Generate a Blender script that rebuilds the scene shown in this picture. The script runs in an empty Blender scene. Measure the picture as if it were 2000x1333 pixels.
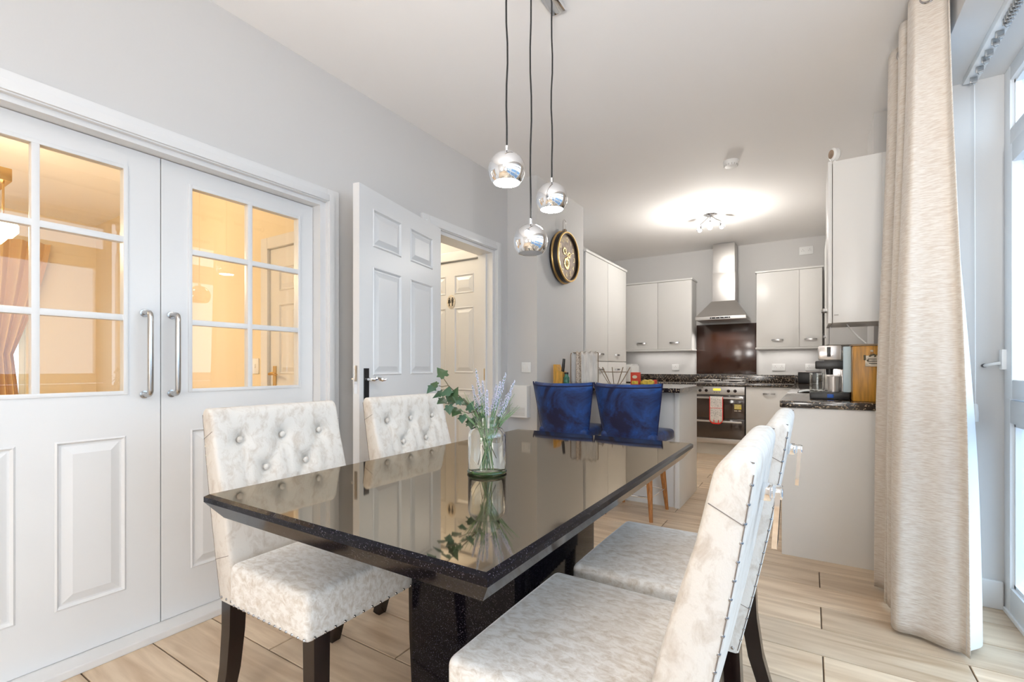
import bpy, bmesh, math, random
from mathutils import Vector, Matrix
random.seed(7)
PI = math.pi
scene = bpy.context.scene
COL = scene.collection

# ------------------------------------------------------------------ camera, world, exposure
cam_d = bpy.data.cameras.new('camera'); cam = bpy.data.objects.new('camera', cam_d); COL.objects.link(cam)
cam_d.sensor_width = 36.0; cam_d.lens = 36.0 * 926.0 / 2000.0
cam_d.shift_y = (718.0 - 666.5) / 2000.0
cam_d.clip_start = 0.02; cam_d.clip_end = 200
YAW = math.atan2(583, 926)
cam.location = (0, 0, 1.11); cam.rotation_euler = (PI / 2, 0, YAW)
scene.camera = cam

world = bpy.data.worlds.new('overcast_sky'); scene.world = world; world.use_nodes = True
bg = world.node_tree.nodes['Background']
bg.inputs[0].default_value = (0.61, 0.79, 1.0, 1); bg.inputs[1].default_value = 3.0
scene.view_settings.view_transform = 'Standard'; scene.view_settings.look = 'None'
scene.view_settings.gamma = 1.0; scene.view_settings.use_curve_mapping = False
scene.view_settings.exposure = 0.76
scene.cycles.max_bounces = 14; scene.cycles.diffuse_bounces = 8; scene.cycles.glossy_bounces = 6
scene.cycles.transparent_max_bounces = 16; scene.cycles.transmission_bounces = 10
scene.cycles.sample_clamp_indirect = 6.0
scene.cycles.use_denoising = True
scene.cycles.caustics_reflective = False

def lamp(name, kind, loc, power, color=(1, 1, 1), size=0.1, rot=None, **kw):
    d = bpy.data.lights.new(name, kind); d.energy = power; d.color = color
    if kind == 'AREA':
        d.shape = 'RECTANGLE'; d.size = kw.get('sx', 1); d.size_y = kw.get('sy', 1)
        if kw.get('portal'): d.cycles.is_portal = True
    elif kind in ('POINT', 'SPOT'):
        d.shadow_soft_size = size
        if kind == 'SPOT': d.spot_size = kw.get('angle', 1.2); d.spot_blend = 0.6
    o = bpy.data.objects.new(name, d); COL.objects.link(o); o.location = loc
    if rot: o.rotation_euler = rot
    return o
WARM = (1.0, 0.78, 0.5); SOFT = (1.0, 0.95, 0.89)
# sky portals in the real window openings (they add no light of their own)
lamp('portal_patio', 'AREA', (0.86, 1.07, 1.22), 1, sx=2.46, sy=3.94, rot=(0, PI / 2, 0), portal=True)
# lamps of the rooms, and unseen fill lights added for brightness
lamp('rear_fill', 'POINT', (-0.1, -1.6, 2.3), 5, (1.0, 0.93, 0.85), 0.30)  # added soft fill behind the camera, no fitting there
lamp('low_fill', 'POINT', (-0.9, -1.35, 1.15), 26, (1.0, 0.965, 0.92), 0.30)  # added low fill for the seats and floor, no lamp stands here
lamp('kitchen_fill', 'SPOT', (0.30, -2.1, 2.15), 32, (1.0, 0.95, 0.90), 0.25, (math.radians(81), 0, math.radians(7)), angle=0.55)  # added spot behind the camera, brightens the end panel and kitchen
lamp('ceiling_fill', 'SPOT', (0.15, -0.8, 1.15), 155, (1.0, 0.99, 0.975), 0.25, (math.radians(148), 0, math.radians(-14)), angle=2.3)  # added upward spot, bounces fill light off the ceiling
lamp('kitchen_lamp', 'POINT', (-0.90, 5.33, 2.46), 20, (1.0, 0.96, 0.90), 0.07)
for x_, w_ in ((-1.8, 0.8), (-0.25, 0.6)): lamp('under_cabinet_fill', 'AREA', (x_, 6.90, 1.335), 0.8, (1.0, 0.95, 0.9), sx=w_, sy=0.04)  # added fill strips that lift the dim wall under the cabinets
lamp('hood_lamp', 'SPOT', (-1.10, 6.80, 1.72), 9, SOFT, 0.03, (0, 0, 0), angle=2.4)
lamp('hood_lamp_second', 'SPOT', (-0.86, 6.80, 1.72), 9, SOFT, 0.03, (0, 0, 0), angle=2.4)
lamp('lounge_lamp', 'POINT', (-4.35, 0.55, 2.0), 33, (1.0, 0.74, 0.44), 0.12)
lamp('lounge_lamp_second', 'POINT', (-3.4, -1.2, 2.4), 20, (1.0, 0.74, 0.44), 0.12)
lamp('hall_lamp', 'POINT', (-3.3, 2.75, 2.5), 12, (1.0, 0.90, 0.74), 0.1)

# ------------------------------------------------------------------ materials
def new_mat(name):
    m = bpy.data.materials.new(name); m.use_nodes = True
    return m, m.node_tree.nodes, m.node_tree.links, m.node_tree.nodes['Principled BSDF']
def mat(name, col, rough=0.5, metal=0.0, ior=1.45, bump=0.0, bscale=60.0, var=0.0, vscale=4.0, emit=None, estr=0.0,
        sheen=0.0, coat=0.0, stretch=(1, 1, 1), tint=None, trans=0.0):
    m, N, L, p = new_mat(name)
    p.inputs['Base Color'].default_value = (*col, 1); p.inputs['Roughness'].default_value = rough
    p.inputs['Metallic'].default_value = metal; p.inputs['IOR'].default_value = ior
    if coat: p.inputs['Coat Weight'].default_value = coat; p.inputs['Coat Roughness'].default_value = 0.05
    if sheen: p.inputs['Sheen Weight'].default_value = sheen; p.inputs['Sheen Roughness'].default_value = 0.35
    if trans: p.inputs['Transmission Weight'].default_value = trans
    if tint: p.inputs['Specular Tint'].default_value = (*tint, 1)
    if emit: p.inputs['Emission Color'].default_value = (*emit, 1); p.inputs['Emission Strength'].default_value = estr
    if bump or var:
        tc = N.new('ShaderNodeTexCoord'); mp = N.new('ShaderNodeMapping'); mp.inputs['Scale'].default_value = stretch
        L.new(tc.outputs['Object'], mp.inputs['Vector'])
    if var:
        n = N.new('ShaderNodeTexNoise'); n.inputs['Scale'].default_value = vscale; n.inputs['Detail'].default_value = 5
        L.new(mp.outputs[0], n.inputs['Vector'])
        r = N.new('ShaderNodeValToRGB'); r.color_ramp.elements[0].position = 0.3; r.color_ramp.elements[1].position = 0.7
        r.color_ramp.elements[0].color = (*[c * (1 - var) for c in col], 1)
        r.color_ramp.elements[1].color = (*[min(1, c * (1 + var)) for c in col], 1)
        L.new(n.outputs[0], r.inputs[0]); L.new(r.outputs[0], p.inputs['Base Color'])
    if bump:
        n2 = N.new('ShaderNodeTexNoise'); n2.inputs['Scale'].default_value = bscale; n2.inputs['Detail'].default_value = 4
        L.new(mp.outputs[0], n2.inputs['Vector'])
        b = N.new('ShaderNodeBump'); b.inputs['Strength'].default_value = bump; b.inputs['Distance'].default_value = 0.004
        L.new(n2.outputs[0], b.inputs['Height']); L.new(b.outputs[0], p.inputs['Normal'])
    return m
M = {}
M['wall'] = mat('wall_paint', (0.64, 0.63, 0.62), 0.7, bump=0.04, bscale=180)
M['ceiling'] = mat('ceiling_paint', (0.90, 0.885, 0.875), 0.8)
M['white'] = mat('white_gloss_paint', (0.75, 0.75, 0.75), 0.32)
M['white_cab'] = mat('white_cabinet_gloss', (0.78, 0.77, 0.75), 0.3)
M['upvc'] = mat('white_window_frame', (0.84, 0.86, 0.88), 0.3)
M['cream'] = mat('lounge_paint', (0.80, 0.70, 0.52), 0.7)
M['plastic'] = mat('white_plastic', (0.83, 0.83, 0.82), 0.35)
M['plinth'] = mat('plinth_white', (0.72, 0.69, 0.63), 0.4)
M['chrome'] = mat('chrome', (0.86, 0.87, 0.89), 0.04, 1.0)
M['steel'] = mat('brushed_steel', (0.60, 0.58, 0.56), 0.38, 1.0, bump=0.05, bscale=200, stretch=(0.05, 1, 8))
M['satin'] = mat('satin_steel', (0.52, 0.51, 0.50), 0.25, 1.0)
M['nail'] = mat('nail_chrome', (0.45, 0.43, 0.42), 0.18, 1.0)
M['brass'] = mat('brass', (0.68, 0.46, 0.18), 0.25, 1.0)
M['black'] = mat('black_plastic', (0.015, 0.014, 0.014), 0.3)
M['cord'] = mat('black_flex', (0.012, 0.011, 0.011), 0.6)
M['dark_wood'] = mat('espresso_wood', (0.013, 0.006, 0.005), 0.2, ior=1.42, coat=0.1, var=0.4, vscale=30, stretch=(6, 6, 0.6))
M['oak'] = mat('warm_wood_leg', (0.42, 0.17, 0.05), 0.35, var=0.35, vscale=30, stretch=(5, 5, 0.5))
M['block_wood'] = mat('honey_wood', (0.72, 0.38, 0.07), 0.4, var=0.25, vscale=18, stretch=(5, 5, 0.6))
M['board_wood'] = mat('golden_stained_wood', (0.50, 0.235, 0.025), 0.35, var=0.35, vscale=14, stretch=(5, 5, 0.5))
M['gold'] = mat('antique_gold', (0.62, 0.42, 0.17), 0.35, 1.0)
M['clock_case'] = mat('clock_case_black', (0.02, 0.013, 0.010), 0.35, var=0.4, vscale=20)
M['clock_face'] = mat('clock_face_brown', (0.36, 0.26, 0.19), 0.5, var=0.3, vscale=25)
M['clock_num'] = mat('clock_numeral_gold', (0.80, 0.66, 0.40), 0.4, 0.4)
M['oven_glass'] = mat('oven_glass', (0.05, 0.030, 0.022), 0.06, ior=1.7)
M['splash'] = mat('dark_brown_glass', (0.035, 0.012, 0.006), 0.12, ior=1.6)
M['bulb'] = mat('lit_diffuser', (1, 1, 1), 0.4, emit=(1.0, 0.95, 0.86), estr=45.0)
M['bulb_hot'] = mat('lit_spot_bulb', (1, 1, 1), 0.4, emit=(1.0, 0.93, 0.80), estr=40.0)
M['bulb_warm'] = mat('warm_lit_globe', (1, 0.9, 0.7), 0.4, emit=(1.0, 0.80, 0.48), estr=5.0)
M['bulb_off'] = mat('frosted_bulb_off', (0.55, 0.57, 0.60), 0.4)
M['red'] = mat('red_trim', (0.75, 0.03, 0.02), 0.8)
M['towel'] = mat('tea_towel_print', (0.78, 0.74, 0.70), 0.9, var=0.18, vscale=60)
M['yellow'] = mat('yellow_sticker', (0.80, 0.66, 0.04), 0.5)
M['lcd'] = mat('amber_display', (0.3, 0.25, 0.02), 0.4, emit=(0.9, 0.75, 0.1), estr=0.6)
M['teabox'] = mat('red_tea_box', (0.72, 0.07, 0.035), 0.5)
M['cardw'] = mat('printed_cream', (0.85, 0.75, 0.55), 0.6)
M['packet'] = mat('yellow_packet', (0.85, 0.55, 0.08), 0.35, var=0.4, vscale=40)
M['stone'] = mat('pale_stone_label', (0.70, 0.62, 0.50), 0.7, var=0.25, vscale=60)
M['ink'] = mat('dark_ink', (0.05, 0.04, 0.03), 0.7)
M['blue_led'] = mat('blue_label', (0.02, 0.12, 0.55), 0.4)
M['paleblue'] = mat('pale_blue_plastic', (0.55, 0.70, 0.78), 0.3)
M['stem'] = mat('green_stem', (0.10, 0.24, 0.13), 0.5)
M['twig'] = mat('brown_twig', (0.12, 0.10, 0.06), 0.6)
M['floret'] = mat('lavender_floret', (0.58, 0.56, 0.70), 0.7)
M['blade'] = mat('grass_blade', (0.22, 0.34, 0.16), 0.5)
M['grout'] = mat('grout', (0.13, 0.09, 0.06), 0.9)
M['paper'] = mat('magazine_paper', (0.75, 0.80, 0.84), 0.4, var=0.25, vscale=25)
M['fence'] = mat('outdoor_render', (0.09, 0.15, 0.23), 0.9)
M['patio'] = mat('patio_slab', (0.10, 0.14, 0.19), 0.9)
M['rib'] = mat('grey_cloth', (0.58, 0.56, 0.54), 0.9, var=0.1, vscale=8, bump=0.3, bscale=80)
M['cloth_white'] = mat('ribbed_white_cloth', (0.74, 0.70, 0.65), 0.9, bump=0.5, bscale=60, stretch=(1, 8, 0.4), var=0.12, vscale=12)
M['trim_dark'] = mat('worn_brown_edge', (0.30, 0.22, 0.15), 0.7)
M['greenglass'] = mat('dark_green_glass', (0.06, 0.20, 0.13), 0.15, var=0.6, vscale=40)
M['silver_plastic'] = mat('clear_silver_plastic', (0.70, 0.66, 0.63), 0.15, 0.6)

def speckle_cloth():
    m, N, L, p = new_mat('speckled_cloth'); p.inputs['Roughness'].default_value = 0.9
    tc = N.new('ShaderNodeTexCoord'); v = N.new('ShaderNodeTexVoronoi'); v.inputs['Scale'].default_value = 110
    r = N.new('ShaderNodeValToRGB'); r.color_ramp.elements[0].position = 0.28; r.color_ramp.elements[1].position = 0.40
    r.color_ramp.elements[0].color = (0.16, 0.10, 0.06, 1); r.color_ramp.elements[1].color = (0.70, 0.60, 0.50, 1)
    L.new(tc.outputs['Object'], v.inputs['Vector']); L.new(v.outputs['Distance'], r.inputs[0]); L.new(r.outputs[0], p.inputs['Base Color'])
    return m
M['speckle'] = speckle_cloth()

def stone_mat(name, base, fleck, scale, ior, rough, thr):
    """polished speckled stone"""
    m, N, L, p = new_mat(name); p.inputs['Roughness'].default_value = rough; p.inputs['IOR'].default_value = ior
    tc = N.new('ShaderNodeTexCoord'); v = N.new('ShaderNodeTexVoronoi'); v.inputs['Scale'].default_value = scale
    L.new(tc.outputs['Object'], v.inputs['Vector'])
    sep = N.new('ShaderNodeSeparateColor'); L.new(v.outputs['Color'], sep.inputs[0])
    r = N.new('ShaderNodeValToRGB'); r.color_ramp.elements[0].position = thr; r.color_ramp.elements[1].position = thr + 0.12
    r.color_ramp.elements[0].color = (*base, 1); r.color_ramp.elements[1].color = (*fleck, 1)
    L.new(sep.outputs[0], r.inputs[0]); L.new(r.outputs[0], p.inputs['Base Color'])
    return m
M['table'] = stone_mat('black_polished_stone', (0.012, 0.009, 0.008), (0.10, 0.085, 0.07), 520, 4.6, 0.04, 0.90)
M['table'].node_tree.nodes['Principled BSDF'].inputs['Specular Tint'].default_value = (1.0, 0.87, 0.70, 1)
M['pedestal'] = stone_mat('black_stone_base', (0.005, 0.004, 0.007), (0.12, 0.11, 0.14), 650, 1.26, 0.08, 0.94)
M['worktop'] = stone_mat('dark_granite', (0.020, 0.013, 0.010), (0.42, 0.33, 0.24), 130, 1.75, 0.10, 0.82)

def velvet(name, light, dark, scale, sheen, lo=0.35, hi=0.62, rough=0.6, stretch=(1, 1, 1)):
    m, N, L, p = new_mat(name); p.inputs['Roughness'].default_value = rough
    p.inputs['Sheen Weight'].default_value = sheen; p.inputs['Sheen Roughness'].default_value = 0.3
    tc = N.new('ShaderNodeTexCoord'); mp = N.new('ShaderNodeMapping'); mp.inputs['Scale'].default_value = stretch
    L.new(tc.outputs['Object'], mp.inputs['Vector'])
    n = N.new('ShaderNodeTexNoise'); n.inputs['Scale'].default_value = scale; n.inputs['Detail'].default_value = 8
    n.inputs['Roughness'].default_value = 0.68; n.inputs['Distortion'].default_value = 0.6
    L.new(mp.outputs[0], n.inputs['Vector'])
    r = N.new('ShaderNodeValToRGB'); r.color_ramp.elements[0].position = lo; r.color_ramp.elements[1].position = hi
    r.color_ramp.elements[0].color = (*dark, 1); r.color_ramp.elements[1].color = (*light, 1)
    L.new(n.outputs[0], r.inputs[0]); L.new(r.outputs[0], p.inputs['Base Color'])
    n2 = N.new('ShaderNodeTexNoise'); n2.inputs['Scale'].default_value = scale * 7; n2.inputs['Detail'].default_value = 3
    L.new(mp.outputs[0], n2.inputs['Vector'])
    b = N.new('ShaderNodeBump'); b.inputs['Strength'].default_value = 0.25; b.inputs['Distance'].default_value = 0.003
    L.new(n2.outputs[0], b.inputs['Height']); L.new(b.outputs[0], p.inputs['Normal'])
    return m
M['cream_velvet'] = velvet('crushed_cream_velvet', (0.69, 0.65, 0.60), (0.54, 0.475, 0.41), 30, 0.12, lo=0.32, hi=0.52, stretch=(1, 1, 0.7))
M['seat_velvet'] = velvet('crushed_cream_velvet_seat', (0.86, 0.84, 0.81), (0.60, 0.535, 0.46), 46, 1.0, lo=0.34, hi=0.58, stretch=(0.7, 1.3, 1))
M['seam'] = mat('seam_thread', (0.22, 0.19, 0.17), 0.9)
M['blue_velvet'] = velvet('royal_blue_velvet', (0.010, 0.10, 0.42), (0.006, 0.008, 0.045), 3.6, 0.3, lo=0.44, hi=0.72, rough=0.5)
M['blue_piping'] = mat('blue_piping', (0.006, 0.012, 0.07), 0.6)

def curtain_mat():
    m, N, L, p = new_mat('slub_curtain_fabric'); p.inputs['Roughness'].default_value = 0.75
    p.inputs['Sheen Weight'].default_value = 0.3
    tc = N.new('ShaderNodeTexCoord'); mp = N.new('ShaderNodeMapping'); mp.inputs['Scale'].default_value = (22, 22, 190)
    L.new(tc.outputs['Object'], mp.inputs['Vector'])
    n = N.new('ShaderNodeTexNoise'); n.inputs['Scale'].default_value = 1.6; n.inputs['Detail'].default_value = 4
    L.new(mp.outputs[0], n.inputs['Vector'])
    r = N.new('ShaderNodeValToRGB'); r.color_ramp.elements[0].position = 0.36; r.color_ramp.elements[1].position = 0.62
    r.color_ramp.elements[0].color = (0.66, 0.57, 0.485, 1); r.color_ramp.elements[1].color = (0.82, 0.765, 0.70, 1)
    L.new(n.outputs[0], r.inputs[0]); L.new(r.outputs[0], p.inputs['Base Color'])
    b = N.new('ShaderNodeBump'); b.inputs['Strength'].default_value = 0.4; b.inputs['Distance'].default_value = 0.004
    L.new(n.outputs[0], b.inputs['Height']); L.new(b.outputs[0], p.inputs['Normal'])
    tr = N.new('ShaderNodeBsdfTranslucent'); tr.inputs[0].default_value = (0.8, 0.7, 0.55, 1)
    mx = N.new('ShaderNodeMixShader'); mx.inputs[0].default_value = 0.18
    out = N['Material Output']; L.new(p.outputs[0], mx.inputs[1]); L.new(tr.outputs[0], mx.inputs[2]); L.new(mx.outputs[0], out.inputs[0])
    return m
M['curtain'] = curtain_mat()
M['gold_curtain'] = mat('amber_curtain', (0.70, 0.48, 0.22), 0.85, bump=0.2, bscale=50)
M['lining'] = mat('curtain_lining', (0.80, 0.82, 0.84), 0.9)

def plank_mat():
    m, N, L, p = new_mat('wood_plank_tile'); p.inputs['Roughness'].default_value = 0.33
    oi = N.new('ShaderNodeObjectInfo'); tc = N.new('ShaderNodeTexCoord')
    add = N.new('ShaderNodeVectorMath'); add.operation = 'ADD'
    mul = N.new('ShaderNodeVectorMath'); mul.operation = 'SCALE'; mul.inputs[3].default_value = 1.0
    comb = N.new('ShaderNodeCombineXYZ')
    mr = N.new('ShaderNodeMath'); mr.operation = 'MULTIPLY'; mr.inputs[1].default_value = 37.0
    L.new(oi.outputs['Random'], mr.inputs[0])
    for k in range(3): L.new(mr.outputs[0], comb.inputs[k])
    L.new(tc.outputs['Object'], add.inputs[0]); L.new(comb.outputs[0], add.inputs[1])
    mp = N.new('ShaderNodeMapping'); mp.inputs['Scale'].default_value = (1.1, 11, 1); L.new(add.outputs[0], mp.inputs['Vector'])
    n = N.new('ShaderNodeTexNoise'); n.inputs['Scale'].default_value = 2.2; n.inputs['Detail'].default_value = 6
    n.inputs['Distortion'].default_value = 0.5; L.new(mp.outputs[0], n.inputs['Vector'])
    r = N.new('ShaderNodeValToRGB'); e = r.color_ramp.elements
    e[0].position = 0.28; e[0].color = (0.51, 0.365, 0.235, 1); e[1].position = 0.66; e[1].color = (0.74, 0.595, 0.435, 1)
    L.new(n.outputs[0], r.inputs[0])
    hs = N.new('ShaderNodeHueSaturation'); mr2 = N.new('ShaderNodeMapRange')
    mr2.inputs[3].default_value = 0.88; mr2.inputs[4].default_value = 1.14
    L.new(oi.outputs['Random'], mr2.inputs[0]); L.new(mr2.outputs[0], hs.inputs['Value']); L.new(r.outputs[0], hs.inputs['Color'])
    L.new(hs.outputs[0], p.inputs['Base Color'])
    b = N.new('ShaderNodeBump'); b.inputs['Strength'].default_value = 0.08; b.inputs['Distance'].default_value = 0.002
    L.new(n.outputs[0], b.inputs['Height']); L.new(b.outputs[0], p.inputs['Normal'])
    return m
M['plank'] = plank_mat()

def pane_mat():
    m, N, L, p = new_mat('window_pane'); N.remove(p)
    t = N.new('ShaderNodeBsdfTransparent'); t.inputs[0].default_value = (0.96, 0.98, 0.98, 1)
    g = N.new('ShaderNodeBsdfGlossy'); g.inputs['Roughness'].default_value = 0.01
    f = N.new('ShaderNodeFresnel'); f.inputs[0].default_value = 1.75
    ge = N.new('ShaderNodeNewGeometry'); inv = N.new('ShaderNodeMath'); inv.operation = 'SUBTRACT'; inv.inputs[0].default_value = 1.0
    mu = N.new('ShaderNodeMath'); mu.operation = 'MULTIPLY'     # only the outer face of each sheet reflects
    L.new(ge.outputs['Backfacing'], inv.inputs[1]); L.new(f.outputs[0], mu.inputs[0]); L.new(inv.outputs[0], mu.inputs[1])
    x = N.new('ShaderNodeMixShader'); L.new(mu.outputs[0], x.inputs[0]); L.new(t.outputs[0], x.inputs[1]); L.new(g.outputs[0], x.inputs[2])
    L.new(x.outputs[0], N['Material Output'].inputs[0])
    return m
M['pane'] = pane_mat()
def glass_mat(name, col):
    m, N, L, p = new_mat(name)
    p.inputs['Base Color'].default_value = (*col, 1); p.inputs['Roughness'].default_value = 0.0
    p.inputs['Transmission Weight'].default_value = 1.0; p.inputs['IOR'].default_value = 1.45
    return m
M['glass'] = glass_mat('clear_jar_glass', (0.97, 0.99, 0.98))
M['glass_base'] = glass_mat('green_tinted_glass', (0.10, 0.24, 0.07))

def leaf_mat():
    m, N, L, p = new_mat('ivy_leaf'); p.inputs['Roughness'].default_value = 0.4
    oi = N.new('ShaderNodeObjectInfo'); r = N.new('ShaderNodeValToRGB'); e = r.color_ramp.elements
    e[0].color = (0.030, 0.070, 0.018, 1); e[1].color = (0.12, 0.16, 0.055, 1)
    k = e.new(0.7); k.color = (0.045, 0.11, 0.065, 1)
    L.new(oi.outputs['Random'], r.inputs[0]); L.new(r.outputs[0], p.inputs['Base Color'])
    return m
M['leaf'] = leaf_mat()

# ------------------------------------------------------------------ geometry helpers
class MB:
    def __init__(s): s.v = []; s.f = []
    def add(s, vs, fs):
        n = len(s.v); s.v += [Vector(v) for v in vs]; s.f += [tuple(i + n for i in f) for f in fs]; return s
    def box(s, x0, x1, y0, y1, z0, z1):
        v = [(x, y, z) for z in (z0, z1) for y in (y0, y1) for x in (x0, x1)]
        return s.add(v, [(0, 2, 3, 1), (4, 5, 7, 6), (0, 1, 5, 4), (2, 6, 7, 3), (0, 4, 6, 2), (1, 3, 7, 5)])
    def cbox(s, x0, x1, y0, y1, z0, z1, b=0.004, seg=2):
        """box with bevelled edges"""
        bm = bmesh.new(); bmesh.ops.create_cube(bm, size=1)
        for v in bm.verts: v.co = Vector((x0 + (v.co.x + .5) * (x1 - x0), y0 + (v.co.y + .5) * (y1 - y0), z0 + (v.co.z + .5) * (z1 - z0)))
        b = min(b, 0.45 * min(abs(x1 - x0), abs(y1 - y0), abs(z1 - z0)))
        bmesh.ops.bevel(bm, geom=bm.edges[:], offset=b, segments=seg, profile=0.6, affect='EDGES')
        bm.verts.index_update()
        s.add([v.co.copy() for v in bm.verts], [tuple(v.index for v in f.verts) for f in bm.faces]); bm.free(); return s
    def tube(s, pts, r, seg=10, closed=False, cap=True, flat=None):
        pts = [Vector(p) for p in pts]; n = len(pts); rs = r if isinstance(r, (list, tuple)) else [r] * n
        base = len(s.v); up = None
        for i, p in enumerate(pts):
            a = pts[i - 1] if (i or closed) else pts[0]; b = pts[(i + 1) % n] if (i < n - 1 or closed) else pts[-1]
            t = (b - a).normalized()
            if up is None:
                up = Vector((0, 0, 1)) if abs(t.z) < 0.9 else Vector((1, 0, 0))
            sx = t.cross(up).normalized(); sy = sx.cross(t).normalized(); up = sy
            for k in range(seg):
                an = 2 * PI * k / seg + (PI / 4 if seg == 4 else 0)
                s.v.append(p + (sx * math.cos(an) + sy * math.sin(an)) * rs[i])
        for i in range(n if closed else n - 1):
            for k in range(seg):
                j = (i + 1) % n
                s.f.append((base + i * seg + k, base + i * seg + (k + 1) % seg, base + j * seg + (k + 1) % seg, base + j * seg + k))
        if cap and not closed:
            s.f.append(tuple(base + k for k in reversed(range(seg)))); s.f.append(tuple(base + (n - 1) * seg + k for k in range(seg)))
        return s
    def lathe(s, prof, c=(0, 0, 0), seg=32, axis='z'):
        """prof: list of (radius, height)"""
        base = len(s.v); c = Vector(c); n = len(prof)
        for r, h in prof:
            for k in range(seg):
                a = 2 * PI * k / seg; x, y = r * math.cos(a), r * math.sin(a)
                s.v.append(c + (Vector((x, y, h)) if axis == 'z' else Vector((h, x, y)) if axis == 'x' else Vector((y, h, x))))
        for i in range(n - 1):
            for k in range(seg):
                s.f.append((base + i * seg + k, base + i * seg + (k + 1) % seg, base + (i + 1) * seg + (k + 1) % seg, base + (i + 1) * seg + k))
        if prof[0][0] > 1e-6: s.f.append(tuple(base + k for k in reversed(range(seg))))
        if prof[-1][0] > 1e-6: s.f.append(tuple(base + (n - 1) * seg + k for k in range(seg)))
        return s
    def prism(s, poly, z0, z1):
        n = len(poly); v = [(x, y, z0) for x, y in poly] + [(x, y, z1) for x, y in poly]
        f = [tuple(reversed(range(n))), tuple(range(n, 2 * n))] + [(i, (i + 1) % n, n + (i + 1) % n, n + i) for i in range(n)]
        return s.add(v, f)
    def frustum(s, a, b):
        """two rectangles of 4 corners each"""
        return s.add(list(a) + list(b), [(3, 2, 1, 0), (4, 5, 6, 7)] + [(i, (i + 1) % 4, 4 + (i + 1) % 4, 4 + i) for i in range(4)])
    def grid(s, fn, nu, nv):
        base = len(s.v)
        for j in range(nv + 1):
            for i in range(nu + 1): s.v.append(Vector(fn(i / nu, j / nv)))
        for j in range(nv):
            for i in range(nu):
                a = base + j * (nu + 1) + i; s.f.append((a, a + 1, a + nu + 2, a + nu + 1))
        return s
    def rbox(s, c, h, r, k=6, crown=None):
        """soft rounded cushion: centre c, half sizes h, corner radius r"""
        def ax(hh):
            inn = hh - r; edge = [-hh + r * (1 - math.cos(a)) for a in (0, PI / 8, PI / 4, 3 * PI / 8, PI / 2)]
            mid = [-inn + 2 * inn * i / k for i in range(1, k)]
            return edge + mid + [-e for e in reversed(edge)]
        A = [ax(v) for v in h]; key = {}
        def vert(x, y, z):
            kk = (round(x, 6), round(y, 6), round(z, 6))
            if kk not in key:
                p = Vector((x, y, z)); q = Vector([max(-h[i] + r, min(h[i] - r, p[i])) for i in range(3)])
                d = p - q
                if d.length > 1e-9: p = q + d.normalized() * r
                if crown: p = Vector(crown(p))
                key[kk] = len(s.v); s.v.append(p + Vector(c))
            return key[kk]
        for a in range(3):
            u, w = [(1, 2), (2, 0), (0, 1)][a]
            for sg in (-1, 1):
                for i in range(len(A[u]) - 1):
                    for j in range(len(A[w]) - 1):
                        q = []
                        for di, dj in ((0, 0), (1, 0), (1, 1), (0, 1)):
                            p = [0, 0, 0]; p[a] = sg * h[a]; p[u] = A[u][i + di]; p[w] = A[w][j + dj]; q.append(vert(*p))
                        s.f.append(tuple(q) if sg > 0 else tuple(reversed(q)))
        return s
    def xf(s, m):
        s.v = [m @ v for v in s.v]; return s
    def build(s, name, m, parent=None, smooth=0.6, **props):
        me = bpy.data.meshes.new(name)
        vs = s.v
        if parent is None:
            lo = [min(v[i] for v in vs) for i in range(3)]; hi = [max(v[i] for v in vs) for i in range(3)]
            off = Vector(((lo[0] + hi[0]) / 2, (lo[1] + hi[1]) / 2, lo[2]))
        else:
            off = Vector(); q = parent
            while q: off = off + q.location; q = q.parent
        me.from_pydata([tuple(v - off) for v in vs], [], s.f); me.update()
        bm = bmesh.new(); bm.from_mesh(me); bmesh.ops.recalc_face_normals(bm, faces=bm.faces); bm.to_mesh(me); bm.free()
        me.materials.append(M[m] if isinstance(m, str) else m)
        if smooth:
            me.polygons.foreach_set('use_smooth', [True] * len(me.polygons)); me.set_sharp_from_angle(angle=smooth)
        o = bpy.data.objects.new(name, me); COL.objects.link(o)
        if parent is None: o.location = off
        else: o.parent = parent
        for k, v in props.items(): o[k] = v
        return o
def empty(name, loc, label=None, cat=None, group=None, kind=None):
    o = bpy.data.objects.new(name, None); COL.objects.link(o); o.location = loc; o.empty_display_size = 0.05
    if label: o['label'] = label
    if cat: o['category'] = cat
    if group: o['group'] = group
    if kind: o['kind'] = kind
    return o
def copy_tree(o, parent=None):
    c = o.copy(); COL.objects.link(c); c.parent = parent
    for ch in list(o.children): copy_tree(ch, c)
    return c
def B(*a, **k): return MB().box(*a, **k)
def CB(*a, **k): return MB().cbox(*a, **k)
def struct(name, mb, m, label, parent=None, smooth=0.0):
    return mb.build(name, m, parent, smooth, kind='structure', label=label)
def quarter(t): return t * t * (3 - 2 * t)

# ------------------------------------------------------------------ setting
CEIL = 2.75
XL = -2.27                      # left wall face
w = MB(); z2 = 2.06
for a in [(-2.42, XL, -2.3, 0.15, 0, CEIL), (-2.42, XL, 0.15, 1.645, 2.015, CEIL), (-2.42, XL, 1.645, 2.545, 0, CEIL),
          (-2.42, XL, 2.545, 3.32, 2.10, CEIL), (-2.42, XL, 3.32, 3.56, 0, CEIL)]: w.box(*a)
struct('wall_left', w, 'wall', 'pale grey dining room wall with the glazed double doors and the open doorway')
struct('wall_step', B(-2.42, -1.97, 3.53, 4.50, 0, CEIL), 'wall', 'pale grey projecting wall carrying the round clock')
w = MB()
struct('wall_kitchen_left', B(-2.75, -2.6, 4.49, 7.2, 0, CEIL), 'wall', 'kitchen wall behind the tall white cabinet')
struct('wall_back', B(-2.75, 0.6, 7.04, 7.2, 0, CEIL), 'wall', 'kitchen wall behind the cooker hood')
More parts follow.
